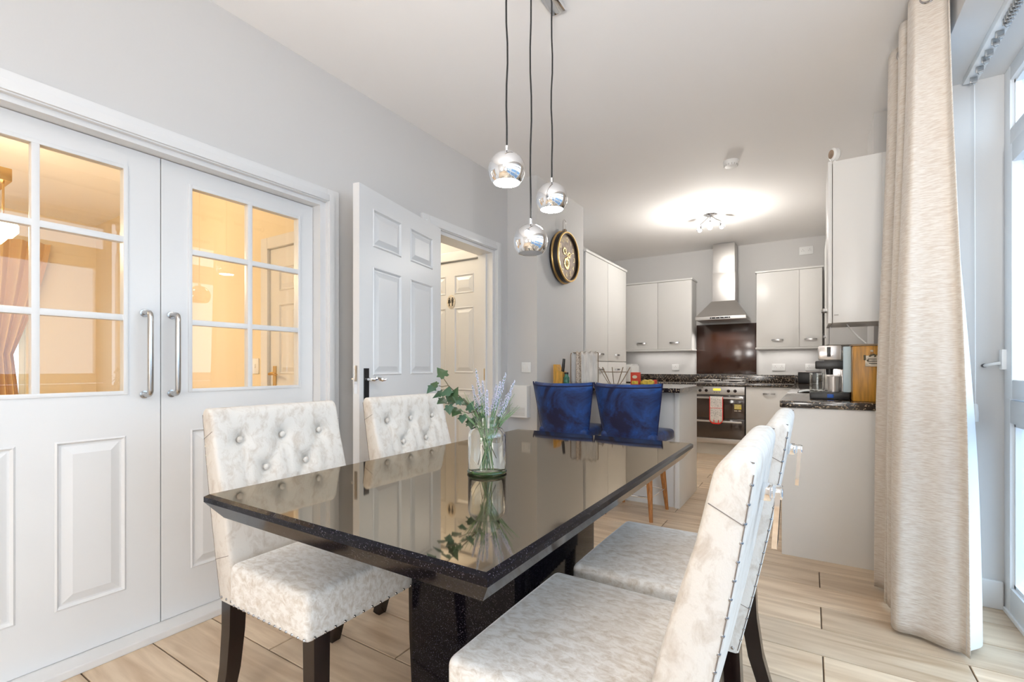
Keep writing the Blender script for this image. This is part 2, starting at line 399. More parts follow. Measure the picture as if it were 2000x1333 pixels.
struct('wall_kitchen_right', B(0.44, 0.6, 3.84, 7.04, 0, CEIL), 'wall', 'kitchen wall behind the coffee machine worktop')
struct('wall_chase', B(0.346, 0.49, 3.83, 4.25, 0.916, CEIL), 'wall', 'boxed in wall column beside the tall hanging cabinet')
w = MB(); w.box(0.48, 0.85, 3.04, 3.85, 0, CEIL); w.box(0.48, 0.85, -0.90, 3.04, 2.455, CEIL); w.box(0.48, 0.85, -2.45, -0.90, 0, CEIL)
struct('wall_right', w, 'wall', 'window wall with deep white reveal behind the curtain')
w = MB(); w.box(-2.42, 0.6, -2.45, -2.3, 0, CEIL)
struct('wall_rear', w, 'wall', 'dining room wall behind the viewpoint')
struct('ceiling', B(-7.3, 0.9, -3.2, 7.2, CEIL, CEIL + 0.1), 'ceiling', 'plain white ceiling over the dining room and kitchen')

floor = struct('floor', B(-2.75, 0.85, -2.4, 7.2, -0.06, -0.005), 'grout', 'pale oak look plank tiles laid across the dining room and kitchen')
floor_loc = floor.location.copy()
RW, PL = 0.2225, 0.92
mesh_cache = {}
def plank(x0, x1, y0):
    ln = round(x1 - x0, 3)
    if ln < 0.02: return
    if ln not in mesh_cache:
        g = 0.0025; a, b, c = ln / 2 - g, RW / 2 - g, 0.0015
        vs = [(-a, -b, -.009), (a, -b, -.009), (a, b, -.009), (-a, b, -.009), (-a, -b, -c), (a, -b, -c), (a, b, -c), (-a, b, -c),
              (-a + c, -b + c, 0), (a - c, -b + c, 0), (a - c, b - c, 0), (-a + c, b - c, 0)]
        fs = [(3, 2, 1, 0)] + [(i, (i + 1) % 4, 4 + (i + 1) % 4, 4 + i) for i in range(4)] + [(4 + i, 4 + (i + 1) % 4, 8 + (i + 1) % 4, 8 + i) for i in range(4)] + [(8, 9, 10, 11)]
        me = bpy.data.meshes.new('plank'); me.from_pydata(vs, [], fs); me.materials.append(M['plank']); mesh_cache[ln] = me
    o = bpy.data.objects.new('plank', mesh_cache[ln]); COL.objects.link(o); o.parent = floor
    o.location = Vector(((x0 + x1) / 2, y0 + RW / 2, 0)) - floor_loc
for i in range(-8, 26):
    y0 = 3.07 - RW * (i + 1)
    if i < 0: y0 = 3.07 + RW * (-i - 1)
    xa, xb = (-2.27, 0.78) if y0 < 3.0 else (-2.27, 0.48) if y0 < 3.4 else (-1.98, 0.44)
    off = 0.04 if i % 2 == 0 else 0.04 - PL / 2
    k = math.floor((xa - off) / PL)
    while off + k * PL < xb:
        plank(max(xa, off + k * PL), min(xb, off + (k + 1) * PL), y0); k += 1
for i in range(8, 17):     # kitchen rows further back
    y0 = 3.07 + RW * i
    off = 0.04 if i % 2 else 0.04 - PL / 2
    k = math.floor((-1.98 - off) / PL)
    while off + k * PL < 0.44:
        plank(max(-1.98, off + k * PL), min(0.44, off + (k + 1) * PL), y0); k += 1

# baseboards
struct('baseboard_right', CB(0.49, 0.745, 3.022, 3.042, 0, 0.13, 0.005), 'white', 'white skirting board under the window reveal')
struct('baseboard_left', CB(-2.272, -2.252, 1.75, 2.42, 0, 0.13, 0.005), 'white', 'white skirting board between the two doorways')
struct('baseboard_step', CB(-1.972, -1.955, 3.53, 4.5, 0, 0.13, 0.005), 'white', 'white skirting board under the clock wall')

def casing(name, axis_x, y0, y1, ztop, wd, label, face=1, thick=0.022):
    """door surround on an x = const wall: inner opening y0..y1, ztop"""
    m = MB()
    x0, x1 = axis_x - 0.004, axis_x + thick * face
    lo, hi = min(x0, x1), max(x0, x1)
    m.cbox(lo, hi, y0 - wd, y0, 0, ztop + wd, 0.005); m.cbox(lo, hi, y1, y1 + wd, 0, ztop + wd, 0.005)
    m.cbox(lo, hi, y0 - 0.001, y1 + 0.001, ztop, ztop + wd, 0.005)
    lo2, hi2 = min(axis_x, axis_x + (thick + 0.009) * face), max(axis_x, axis_x + (thick + 0.009) * face)
    m.cbox(lo2, hi2, y0 - wd * 0.55, y0 - 0.006, 0, ztop + wd * 0.55, 0.004); m.cbox(lo2, hi2, y1 + 0.006, y1 + wd * 0.55, 0, ztop + wd * 0.55, 0.004)
    m.cbox(lo2, hi2, y0 - 0.007, y1 + 0.007, ztop + 0.006, ztop + wd * 0.55, 0.004)
    return struct(name, m, 'white', label, smooth=0.5)
casing('trim_1', XL, 0.16, 1.668, 2.02, 0.075, 'white moulded surround of the glazed double doors')
casing('trim_2', XL, 2.50, 3.325, 2.10, 0.075, 'white moulded surround of the open doorway')
m = MB(); m.box(-2.42, XL + .002, 1.635, 1.668, 0, 2.02); m.box(-2.42, XL + .002, 0.155, 0.17, 0, 2.02); m.box(-2.42, XL + .002, 0.17, 1.635, 1.999, 2.022)
struct('trim_3', m, 'white', 'white door lining around the glazed double doors')
m = MB(); m.box(-2.42, XL + .002, 2.50, 2.545, 0, 2.10); m.box(-2.42, XL + .002, 3.295, 3.318, 0, 2.10); m.box(-2.42, XL + .002, 2.545, 3.295, 2.075, 2.10)
m.box(-2.36, -2.33, 3.28, 3.297, 0, 2.075)
struct('trim_4', m, 'white', 'white door lining around the open doorway')
struct('trim_5', CB(-2.42, -2.235, 0.17, 1.70, 0, 0.03, 0.004), 'white', 'white threshold strip under the double doors')
CB(-2.346, -2.34, 3.277, 3.283, 1.0, 1.1, .001).build('strike_plate', 'brass', label='dark brass strike plate on the doorway jamb', category='strike plate')

# ---- raised panel helper (normal +x local face): adds moulded panel to MB in plane coords
def raised(mb, P, u0, u1, z0, z1, depth=0.010):
    """P(u, z, d) -> point; moulded frame with bevelled raised field"""
    rings = [(0, 0.0005), (0.006, 0.005), (0.014, -0.006), (0.020, -0.006), (0.050, 0.004)]
    base = len(mb.v)
    for ins, d in rings:
        for u, z in ((u0 + ins, z0 + ins), (u1 - ins, z0 + ins), (u1 - ins, z1 - ins), (u0 + ins, z1 - ins)): mb.v.append(Vector(P(u, z, d)))
    for k in range(len(rings) - 1):
        for i in range(4):
            a = base + 4 * k; j = (i + 1) % 4
            mb.f.append((a + i, a + j, a + 4 + j, a + 4 + i))
    a = base + 4 * (len(rings) - 1); mb.f.append((a, a + 1, a + 2, a + 3))
def slab_with_holes(mb, P, u0, u1, z0, z1, holes, d_front=0.0, d_back=-0.04, through=False):
    """flat door face made of strips around rectangular holes; P maps (u, z, d)"""
    us = sorted({u0, u1, *[h[0] for h in holes], *[h[1] for h in holes]}); zs = sorted({z0, z1, *[h[2] for h in holes], *[h[3] for h in holes]})
    def inh(u, z): return any(h[0] < u < h[1] and h[2] < z < h[3] for h in holes)
    idx = {}
    def V(i, j, d):
        if (i, j, d) not in idx: idx[(i, j, d)] = len(mb.v); mb.v.append(Vector(P(us[i], zs[j], d)))
        return idx[(i, j, d)]
    for d in (d_front, d_back):
        for i in range(len(us) - 1):
            for j in range(len(zs) - 1):
                if inh((us[i] + us[i + 1]) / 2, (zs[j] + zs[j + 1]) / 2) and (through or d == d_front): continue
                q = (V(i, j, d), V(i + 1, j, d), V(i + 1, j + 1, d), V(i, j + 1, d)); mb.f.append(q)
    for i in range(len(us) - 1):
        for jj in (0, len(zs) - 1): mb.f.append((V(i, jj, d_front), V(i + 1, jj, d_front), V(i + 1, jj, d_back), V(i, jj, d_back)))
    for j in range(len(zs) - 1):
        for ii in (0, len(us) - 1): mb.f.append((V(ii, j, d_front), V(ii, j + 1, d_front), V(ii, j + 1, d_back), V(ii, j, d_back)))
    if through:
        for h in holes:
            c = [(h[0], h[2]), (h[1], h[2]), (h[1], h[3]), (h[0], h[3])]
            for k in range(4):
                (ua, za), (ub, zb) = c[k], c[(k + 1) % 4]
                n = len(mb.v); mb.v += [Vector(P(*q)) for q in ((ua, za, d_front), (ub, zb, d_front), (ub, zb, d_back), (ua, za, d_back))]; mb.f.append((n, n + 1, n + 2, n + 3))

def french_leaf(name, y0, y1, gy0, gy1, hy, label):
    X0 = -2.33
    t = empty(name, (X0, (y0 + y1) / 2, 0), label, None, None, 'structure')
    P = lambda u, z, d: (X0 + d, u, z)
    mid = (gy0 + gy1) / 2; gw = (gy1 - gy0 - 0.024) / 2
    cols = [(gy0, gy0 + gw), (gy1 - gw, gy1)]; rows = [(1.012, 1.297), (1.323, 1.611), (1.637, 1.91)]
    pw = 0.214; pc = (gy0 + gy1) / 2; pans = [(pc - 0.05 - pw, pc - 0.05), (pc + 0.05, pc + 0.05 + pw)]
    holes = [(gy0, gy1, 1.012, 1.91)]
    b = MB(); slab_with_holes(b, P, y0, y1, 1.0, 1.996, holes, 0, -0.042, True); 
    b2 = MB(); slab_with_holes(b2, P, y0, y1, 0.032, 1.0, [(a, c, 0.215, 0.836) for a, c in pans], 0, -0.042)
    b.v += []; b.add(b2.v, b2.f); b.build('frame', 'white', t, 0)
    for a, c in pans:
        r = MB(); raised(r, P, a, c, 0.215, 0.836); r.build('panel', 'white', t, 0)
    g = MB()      # beading round the glass
    for ya, yb, za, zb in ((gy0 - .012, gy0 + .004, 1.0, 1.922), (gy1 - .004, gy1 + .012, 1.0, 1.922)): g.cbox(X0 - .004, X0 + .006, ya, yb, za, zb, .003)
    for za, zb in ((1.0, 1.016), (1.906, 1.922)): g.cbox(X0 - .004, X0 + .0055, gy0 + .001, gy1 - .001, za, zb, .003)
    g.build('beading', 'white', t)
    for za, zb in ((1.297, 1.323), (1.611, 1.637)): CB(X0 - .030, X0 + .004, gy0, gy1, za, zb, .006).build('glazing_bar', 'white', t)
    CB(X0 - .031, X0 + .005, mid - .012, mid + .012, 1.012, 1.91, .006).build('glazing_bar', 'white', t)
    for ya, yb in cols:
        for za, zb in rows: B(X0 - .016, X0 - .012, ya - .002, yb + .002, za - .002, zb + .002).build('pane', 'pane', t, 0)
    h = MB(); pts = [(X0, hy, 0.998), (X0 + .04, hy, 0.998)]
    for k in range(1, 5): a = k * PI / 8; pts.append((X0 + .04 + .02 * math.sin(a), hy, 0.998 + .02 * (1 - math.cos(a))))
    for k in range(0, 5): a = k * PI / 8; pts.append((X0 + .04 + .02 * math.cos(a), hy, 1.335 - .02 + .02 * math.sin(a)))
    pts += [(X0 + .04, hy, 1.335), (X0, hy, 1.335)]
    h.tube(pts, 0.0105, 12)
    for z in (0.998, 1.335): h.lathe([(0.016, 0), (0.016, 0.004), (0.011, 0.005)], (X0, hy, z), 16, 'x')
    h.build('pull_handle', 'satin', t, label='brushed steel bar handle')
    return t
french_leaf('door_1', 0.172, 0.905, 0.265, 0.781, 0.848, 'white six pane glazed leaf, the nearer one of the double doors')
french_leaf('door_2', 0.909, 1.632, 1.023, 1.546, 0.947, 'white six pane glazed leaf of the double doors, behind the first cream chair')

def six_panel(t, P, W, z0, H, rows, thick=0.04, st=0.115, mid=0.10, back=True):
    pw = (W - 2 * st - mid) / 2; cols = [(st, st + pw), (W - st - pw, W - st)]
    holes = [(a, c, za, zb) for a, c in cols for za, zb in rows]
    b = MB(); slab_with_holes(b, P, 0, W, z0, H, holes, 0, -thick); b.build('leaf', 'white', t, 0)
    for a, c, za, zb in holes:
        r = MB(); raised(r, P, a, c, za, zb); r.build('panel', 'white', t, 0)
def plane_P(p0, p1, side=1):
    d = Vector((p1[0] - p0[0], p1[1] - p0[1], 0)).normalized(); n = Vector((-d.y, d.x, 0)) * side
    return lambda u, z, k: Vector((p0[0], p0[1], 0)) + d * u + n * k + Vector((0, 0, z)), d, n
# open six panel door
p0, p1 = (-2.205, 2.56), (-2.015, 1.688)
P3, d3, n3 = plane_P(p0, p1, 1)
if n3.x < 0: P3, d3, n3 = plane_P(p0, p1, -1)
W3 = math.hypot(p1[0] - p0[0], p1[1] - p0[1])
t = empty('door_3', (p0[0], p0[1], 0), 'white six panel door standing open against the wall', None, None, 'structure')
six_panel(t, P3, W3, 0.008, 2.088, [(0.25, 0.90), (1.065, 1.665), (1.775, 1.985)])
def lever(parent, P, d, n, u, z, sgn, m1='chrome', m2='black', ln=0.11, dirn=-1):
    pl = MB(); c = P(u, z, 0)
    def bx(u0, u1, z0, z1, k0, k1):
        a = [P(u0, z0, k0), P(u1, z0, k0), P(u1, z1, k0), P(u0, z1, k0)]; b = [P(u0, z0, k1), P(u1, z0, k1), P(u1, z1, k1), P(u0, z1, k1)]; return a, b
    a, b = bx(u - .019, u + .019, z - .12, z + .06, 0, sgn * .007); pl.frustum(a, b); pl.build('handle_plate', m2, parent, 0, label='dark handle plate')
    h = MB(); pts = [P(u, z, 0), P(u, z, sgn * .045)]
    for k in range(0, 7): pts.append(P(u + dirn * ln * (k + .3) / 6.3, z + .006 * math.sin(k), sgn * (.05 - .004 * math.sin(k * .8))))
    h.tube(pts, [.010, .010, .010, .012, .011, .010, .009, .008, .005], 10)
    h.lathe([(.0, -.0), (.014, 0), (.014, .02), (.0, .021)], c, 12) if False else None
    h.build('lever', m1, parent)
lever(t, P3, d3, n3, W3 - .055, 1.045, 1)
P3b = lambda u, z, k: P3(u, z, k - 0.04)
lever(t, P3b, d3, n3, W3 - .055, 1.045, -1)
e = MB(); a = [P3(W3 + .0005, z, k) for z, k in ((.97, -.012), (.97, -.03), (1.12, -.03), (1.12, -.012))]; b = [v + d3 * .002 for v in a]
e.frustum(a, b); e.build('latch_plate', 'chrome', t, 0)

# toilet door in the hall
t = empty('door_4', (-2.75, 3.32, 0), 'white six panel toilet door seen through the open doorway', None, None, 'structure')
P4 = lambda u, z, d: (-3.13 + u, 3.32 - d, z)
six_panel(t, P4, 0.76, 0.005, 2.05, [(0.24, 0.92), (1.06, 1.645), (1.765, 1.935)])
m = MB()
m.cbox(-3.22, -3.14, 3.295, 3.335, 0, 2.14, .005); m.cbox(-3.14, -2.425, 3.295, 3.335, 2.06, 2.14, .005)
struct('trim_6', m, 'white', 'white surround of the toilet door')
sg = empty('toilet_sign', (-2.735, 3.31, 1.70), 'small oval cream sign with two figures on the toilet door', 'sign')
m = MB(); m.lathe([(0.0, -.0), (.055, 0), (.055, .004), (.050, .006), (0, .006)], (0, 0, 0), 28, 'y').xf(Matrix.Translation((-2.735, 3.3195, 1.70)) @ Matrix.Diagonal((0.88, -1, 1.15, 1)))
m.build('plate', 'stone', sg)
for sx, skirt in ((-.018, True), (.018, False)):
    f = MB(); cx = -2.735 + sx; y = 3.3115; z = 1.70
    f.lathe([(0, 0), (.0075, 0), (.0075, .002), (0, .002)], (0, 0, 0), 12, 'y').xf(Matrix.Translation((cx, y, z + .031)))
    top, bot = (.010, .016) if skirt else (.013, .009)
    def fl(pts):
        n = len(f.v); f.v.extend(Vector((cx + x, y, z + q)) for x, q in pts); f.v.extend(Vector((cx + x, y + .002, z + q)) for x, q in pts); k = len(pts)
        f.f.append(tuple(n + i for i in range(k))); f.f.append(tuple(n + k + i for i in reversed(range(k)))); f.f.extend((n + i, n + (i + 1) % k, n + k + (i + 1) % k, n + k + i) for i in range(k))
    fl([(-top, .022), (top, .022), (bot, -.012), (-bot, -.012)])
    for s2 in (-1, 1): fl([(s2 * .003 - .0025, -.012), (s2 * .003 + .0025, -.012), (s2 * .003 + .0025, -.04), (s2 * .003 - .0025, -.04)])
    f.build('figure', 'ink', sg, 0)

# hall and lounge shells beyond the doors
m = MB(); m.box(-4.2, -2.425, 3.34, 3.46, 0, CEIL); m.box(-4.3, -4.2, 2.1, 3.46, 0, CEIL)
struct('wall_hall', m, 'wall', 'hall wall around the toilet door')
struct('wall_lounge_side', B(-7.3, -2.42, 2.08, 2.2, 0, CEIL), 'cream', 'cream lounge wall with a door and a light switch')
m = MB(); m.box(-7.15, -7.0, -3.1, 0.45, 0, CEIL); m.box(-7.15, -7.0, 1.5, 2.1, 0, CEIL); m.box(-7.15, -7.0, 0.45, 1.5, 0, 0.5); m.box(-7.15, -7.0, 0.45, 1.5, 2.1, CEIL)
struct('wall_lounge_far', m, 'cream', 'cream far lounge wall with a window')
struct('wall_lounge_near', B(-7.3, -2.4, -3.2, -3.05, 0, CEIL), 'cream', 'cream lounge wall out of sight')
struct('floor_lounge', B(-7.3, -2.42, -3.2, 3.46, -0.06, 0.0), 'plank', 'plain floor of the lounge and hall')
t = empty('window_1', (-7.05, 0.97, 0.5), 'white lounge window beyond the amber curtain', None, None, 'structure')
m = MB()
for ya, yb in ((0.45, 0.5), (1.45, 1.5), (0.95, 1.0)): m.cbox(-7.1, -7.03, ya, yb, 0.5, 2.1, .005)
for za, zb in ((0.5, 0.56), (2.04, 2.1)): m.cbox(-7.1, -7.03, 0.5, 1.45, za, zb, .005)
m.build('window_frame', 'upvc', t); B(-7.07, -7.066, 0.5, 1.45, 0.56, 2.04).build('pane', 'pane', t, 0)
def gcurt(u, v):
    z = 2.42 - 2.36 * v
    if v < 0.5: k = (v / 0.5) ** 1.3; yr = 1.66 - 0.28 * k; yl = 1.0 + 0.14 * k
    else: k = (v - 0.5) / 0.5; yr = 1.38 + 0.07 * math.sin(k * PI / 2); yl = 1.14 - 0.02 * k
    return (-6.86 + 0.035 * math.sin(u * 2 * PI * 5), yl + (yr - yl) * u, z)
MB().grid(gcurt, 50, 30).build('lounge_curtain', 'gold_curtain', label='amber tied back curtain seen through the glazed door', category='curtain')
t = empty('door_5', (-3.05, 2.075, 0), 'cream six panel lounge door seen through the glazed leaf', None, None, 'structure')
P5 = lambda u, z, d: (-3.47 + u, 2.07 - d * 1.0, z)
six_panel(t, P5, 0.78, 0.005, 2.0, [(0.24, 0.92), (1.06, 1.58), (1.68, 1.86)])
P5b = lambda u, z, d: (-3.47 + u, 2.07 - d, z)
lever(t, P5b, None, None, 0.06, 1.06, 1, 'brass', 'brass', 0.11, 1)
m = MB(); m.cbox(-3.56, -3.475, 2.045, 2.085, 0, 2.09, .005); m.cbox(-2.685, -2.6, 2.045, 2.085, 0, 2.09, .005); m.cbox(-3.475, -2.685, 2.045, 2.085, 2.005, 2.09, .005)
struct('trim_7', m, 'white', 'white surround of the lounge door')
def switch(name, c, n, wd, ht, label, rockers=1, slots=False, m='plastic'):
    """plate facing -y ('y') or +x ('x')"""
    t = empty(name, c, label, 'switch' if not slots else 'socket')
    def bx(a0, a1, z0, z1, k0, k1, b):
        return CB(c[0] + a0, c[0] + a1, c[1] - k1, c[1] - k0, c[2] + z0, c[2] + z1, b)
    bx(-wd / 2, wd / 2, -ht / 2, ht / 2, 0, .009, .003).build('plate', m, t)
    for i in range(rockers):
        cx = wd * ((i + .5) / rockers - .5)
        if slots:
            s = MB()
            for dx, dz, w2, h2 in ((0, .014, .004, .007), (-.011, -.004, .007, .003), (.011, -.004, .007, .003)):
                s.add(*(lambda q: (q.v, q.f))(bx(cx + dx - w2 / 2, cx + dx + w2 / 2, dz - h2 / 2, dz + h2 / 2, .0085, .0095, .0003)))
            s.build('pin_slots', 'ink', t, 0, kind='stuff')
            bx(cx - .006, cx + .006, .018 + .006, .018 + .02, .008, .012, .001).build('rocker', m, t)
        else:
            bx(cx - .008, cx + .008, -.015, .015, .008, .014, .002).build('rocker', m, t)
    return t
switch('light_switch', (-3.68, 2.079, 1.12), 'y', .085, .12, 'light switch beside the lounge door', 1)
switch('light_switch', (-2.075, 3.529, 1.11), 'y', .088, .088, 'white light switch beside the clock wall corner', 2)
switch('wall_socket', (-1.645, 7.039, 1.11), 'y', .10, .088, 'white socket under the cabinets to the left of the hob', 1, True)
switch('wall_socket', (-0.35, 7.039, 1.11), 'y', .15, .088, 'white double socket close to the dark glass splashback', 2, True)
switch('wall_socket', (0.02, 7.039, 1.11), 'y', .15, .088, 'white double socket in the kitchen corner by the coffee machine', 2, True)
switch('wall_socket', (-0.045, 7.039, 2.585), 'y', .15, .10, 'white socket high on the wall above the cabinets', 2, True)
t = empty('wall_heater_box', (-2.12, 3.5, 0.68), 'white box on the wall below the light switch, behind the lavender', 'wall box')
CB(-2.20, -2.03, 3.46, 3.531, 0.68, 0.955, .008).build('body', 'plastic', t)
m = MB()
for k in range(6): m.cbox(-2.18, -2.05, 3.457, 3.462, 0.70 + k * .012, 0.705 + k * .012, .001)
m.build('grille', 'rib', t, kind='stuff')
# lounge pendant
t = empty('lounge_pendant', (-4.33, 0.80, 1.9), 'brass pendant with glowing globe in the lounge', 'light')
MB().tube([(-4.33, .80, CEIL), (-4.33, .80, 2.28)], .008, 8).build('stem', 'brass', t)
m = MB(); m.cbox(-4.50, -4.15, .77, .83, 2.25, 2.33, .006); m.build('bar', 'brass', t)
for dx in (-.13, .13):
    MB().tube([(-4.33 + dx, .80, 2.26), (-4.33 + dx, .80, 2.05)], .006, 8).build('arm', 'brass', t)
    MB().lathe([(0, -.07), (.04, -.058), (.068, -.02), (.068, .02), (.04, .058), (.02, .07)], (-4.33 + dx, .80, 1.97), 24).build('globe', 'bulb_warm', t)

# ---- patio window
t = empty('window_2', (0.75, 1.06, 0), 'white patio window with top lights, beyond the curtain', None, None, 'structure')
FX0, FX1 = 0.75, 0.82
def bar(y0, y1, z0, z1, x0=FX0, x1=FX1, nm='window_frame'): CB(x0, x1, y0, y1, z0, z1, .006).build(nm, 'upvc', t)
ys = [3.04, 1.73, 0.42, -0.90]
for k in range(3):
    yb, ya = ys[k], ys[k + 1]
    yi0, yi1 = ya + (.045 if k < 2 else .075), yb - (.075 if k == 0 else .045)
    bar(yi1, yb, 0.0, 2.455); bar(yi0, yi1, 2.385, 2.455); bar(yi0, yi1, 2.09, 2.17); bar(yi0, yi1, 0.86, 0.965); bar(yi0, yi1, 0.0, 0.13)
    if k == 2: bar(ya, yi0, 0.0, 2.455)
    for z0, z1 in ((2.17, 2.385), (0.13, 0.86)):
        B(0.785, 0.79, yi0 - .005, yi1 + .005, z0 - .005, z1 + .005).build('pane', 'pane', t, 0)
        m = MB()
        for a in ((yi0, yi0 + .014, z0, z1), (yi1 - .014, yi1, z0, z1), (yi0, yi1, z0, z0 + .014), (yi0, yi1, z1 - .014, z1)): m.box(.765, .785, *a)
        m.build('glazing_bead', 'upvc', t)
    s0, s1, sz0, sz1 = yi0 - .01, yi1 + .003, 0.972, 2.083      # opening sash, standing proud
    for a in ((s0, s0 + .085, sz0, sz1), (s1 - .085, s1, sz0, sz1)): CB(.735, .80, *a, .007).build('sash', 'upvc', t)
    for a in ((s0 + .085, s1 - .085, sz0, sz0 + .085), (s0 + .085, s1 - .085, sz1 - .085, sz1)): CB(.735, .80, *a, .007).build('sash', 'upvc', t)
    B(0.765, 0.77, s0 + .08, s1 - .08, sz0 + .08, sz1 - .08).build('pane', 'pane', t, 0)
h = MB(); h.cbox(.720, .737, 2.945, 2.985, 1.10, 1.19, .004); h.tube([(.722, 2.965, 1.13), (.70, 2.972, 1.125), (.685, 2.99, 1.12), (.682, 3.02, 1.118)], .007, 8)
h.build('window_catch', 'plastic', t, label='white catch on the sash edge')
m = MB(); m.lathe([(0, 0), (.009, 0), (.009, .018), (0, .018)], (0, 0, 0), 12, 'y').xf(Matrix.Translation((.682, 3.022, 1.118)))
m.build('stop', 'black', t)
struct('trim_8', CB(0.49, 0.80, -0.9, 3.03, -0.002, 0.022, .004) if False else CB(0.742, 0.82, -0.89, 3.03, 0, 0.02, .004), 'upvc', 'low white sill under the patio window')
# outdoors
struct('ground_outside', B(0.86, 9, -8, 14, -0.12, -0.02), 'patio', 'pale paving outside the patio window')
struct('wall_sky_screen', B(0.9, 4.6, 6.2, 6.4, -0.1, 3.4), 'fence', 'added blue grey wall screening the bright sky outside the window')  # added so the panes show blue grey instead of blown-out sky

# vertical blind head rail
t = empty('vertical_blind', (0.62, 1.0, 2.40), 'white blind head rail with grey clips under the window lintel', 'blind')
CB(0.600, 0.650, -0.85, 2.99, 2.425, 2.456, .004).build('head_rail', 'plastic', t)
m = MB()
yy = [2.93, 2.84, 2.76, 2.71, 2.63, 2.58] + [2.50 - .022 * k for k in range(9)] + [2.28 - .012 * k for k in range(60)]
for y in yy:
    m.cbox(.612, .638, y - .004, y + .004, 2.400, 2.424, .002); m.tube([(.618, y, 2.40), (.622, y - .006, 2.388), (.632, y - .004, 2.392)], .0018, 5)
m.build('vane_clips', 'satin', t, kind='stuff')
MB().tube([(.632, 2.95, 2.40), (.634, 2.95, 1.6), (.635, 2.95, .94)], .0016, 6).build('pull_cord', 'plastic', t)
MB().lathe([(.004, .862), (.011, .864), (.012, .90), (.009, .940), (.004, .944)], (.635, 2.95, 0), 14).build('cord_weight', 'plastic', t)

# ---- curtain with rod
t = empty('curtain_rod', (0.40, 0.9, 2.615), 'pale curtain rod fixed above the patio window', 'curtain rod')
MB().tube([(.405, -1.0, 2.615), (.405, 3.02, 2.615)], .014, 14).build('pole', 'satin', t)
m = MB(); m.lathe([(0, 0), (.022, .004), (.026, .025), (.022, .046), (0, .05)], (0, 0, 0), 18, 'y').xf(Matrix.Translation((.405, 3.015, 2.615))); m.build('finial', 'satin', t)
for y in (2.38, -0.9):
    m = MB(); m.cbox(.465, .483, y - .02, y + .02, 2.58, 2.66, .004); m.cbox(.39, .475, y - .008, y + .008, 2.592, 2.604, .003); m.tube([(.405 + .02 * math.cos(a), y, 2.615 + .02 * math.sin(a)) for a in [PI + k * PI / 6 for k in range(7)]], .006, 6)
    m.build('bracket', 'satin', t)
def curt(u, v):
    z = 2.66 - 2.645 * v
    amp = 0.052 + 0.045 * quarter(min(1, v * 1.25))
    a = u * 2 * PI * 3.0
    near = math.exp(-u * 7)
    x = 0.407 - 0.012 * v - 0.03 * u + amp * (math.cos(a) - 0.08 * math.cos(3 * a)) + near * 0.030 * v * max(0, math.cos(a))
    yy = 2.47 + 0.62 * u + 0.016 * math.sin(2 * a)
    x += 0.007 * math.sin(a * 2.5 + 1.5 + v * 2.2) * (0.4 + v)          # soft creases within each pleat
    yy += 0.012 * math.sin(a * 2 + v * 3.0) * v + 0.012 * math.sin(a * 4.3) * (0.3 + 0.7 * v)
    yy -= 0.05 * near * v * v
    return (x, yy, z)
t = empty('curtain', (0.40, 2.72, 0), 'full length cream slub curtain hanging on eyelets in front of the patio window', 'curtain')
m = MB().grid(curt, 150, 60); o = m.build('cloth', 'curtain', t, PI)
mod = o.modifiers.new('thickness', 'SOLIDIFY'); mod.thickness = 0.003
def lin(u, v):
    p = curt(0.0, v); z = p[2]
    return (p[0] - 0.006 + (0.012 + 0.062 * quarter(v)) * math.sin(u * PI * .62) + .006 * math.sin(u * 9 + v * 4) * v, p[1] + .012 + .22 * u, z + .012)
MB().grid(lin, 16, 30).build('lining', 'lining', t, PI)
for (u, sg) in ((0.083, 1), (0.25, 1), (0.417, 1), (0.583, 1), (0.75, 1), (0.917, 1)):
    c = Vector(curt(u, (2.66 - 2.615) / 2.645)); du = (Vector(curt(u + .01, .017)) - Vector(curt(u - .01, .017))).normalized()
    n = Vector((du.y, -du.x, 0)).normalized()
    ring = MB().tube([(c + du * (.026 * math.cos(a)) + Vector((0, 0, .026 * math.sin(a))) + n * 0.0) for a in [k * 2 * PI / 24 for k in range(24)]], .0065, 8, closed=True)
    ring.build('eyelet', 'nail', t)

# ------------------------------------------------------------------ kitchen
def bar_handle(P, parent, w=0.13, m='satin'):
    """P(a, z, d): a along the door, d out of the door; flat bow handle"""
    h = MB(); pts = [(-w / 2, 0.0), (-w / 2 + .006, .016), (-w / 4, .024), (0, .026), (w / 4, .024), (w / 2 - .006, .016), (w / 2, 0.0)]
    top = [P(a, .009, d) for a, d in pts]; bot = [P(a, -.009, d) for a, d in pts]; top2 = [P(a, .009, d + .004) for a, d in pts]; bot2 = [P(a, -.009, d + .004) for a, d in pts]
    n = len(pts); h.v += [Vector(p) for p in top + bot + top2 + bot2]
    for i in range(n - 1):
        h.f += [(i, i + 1, n + i + 1, n + i), (2 * n + i, 3 * n + i, 3 * n + i + 1, 2 * n + i + 1), (i, 2 * n + i, 2 * n + i + 1, i + 1), (n + i, n + i + 1, 3 * n + i + 1, 3 * n + i)]
    h.f += [(0, n, 3 * n, 2 * n), (n - 1, 2 * n + n - 1, 4 * n - 1, 2 * n - 1)]
    return h.build('handle', m, parent, 0.8)
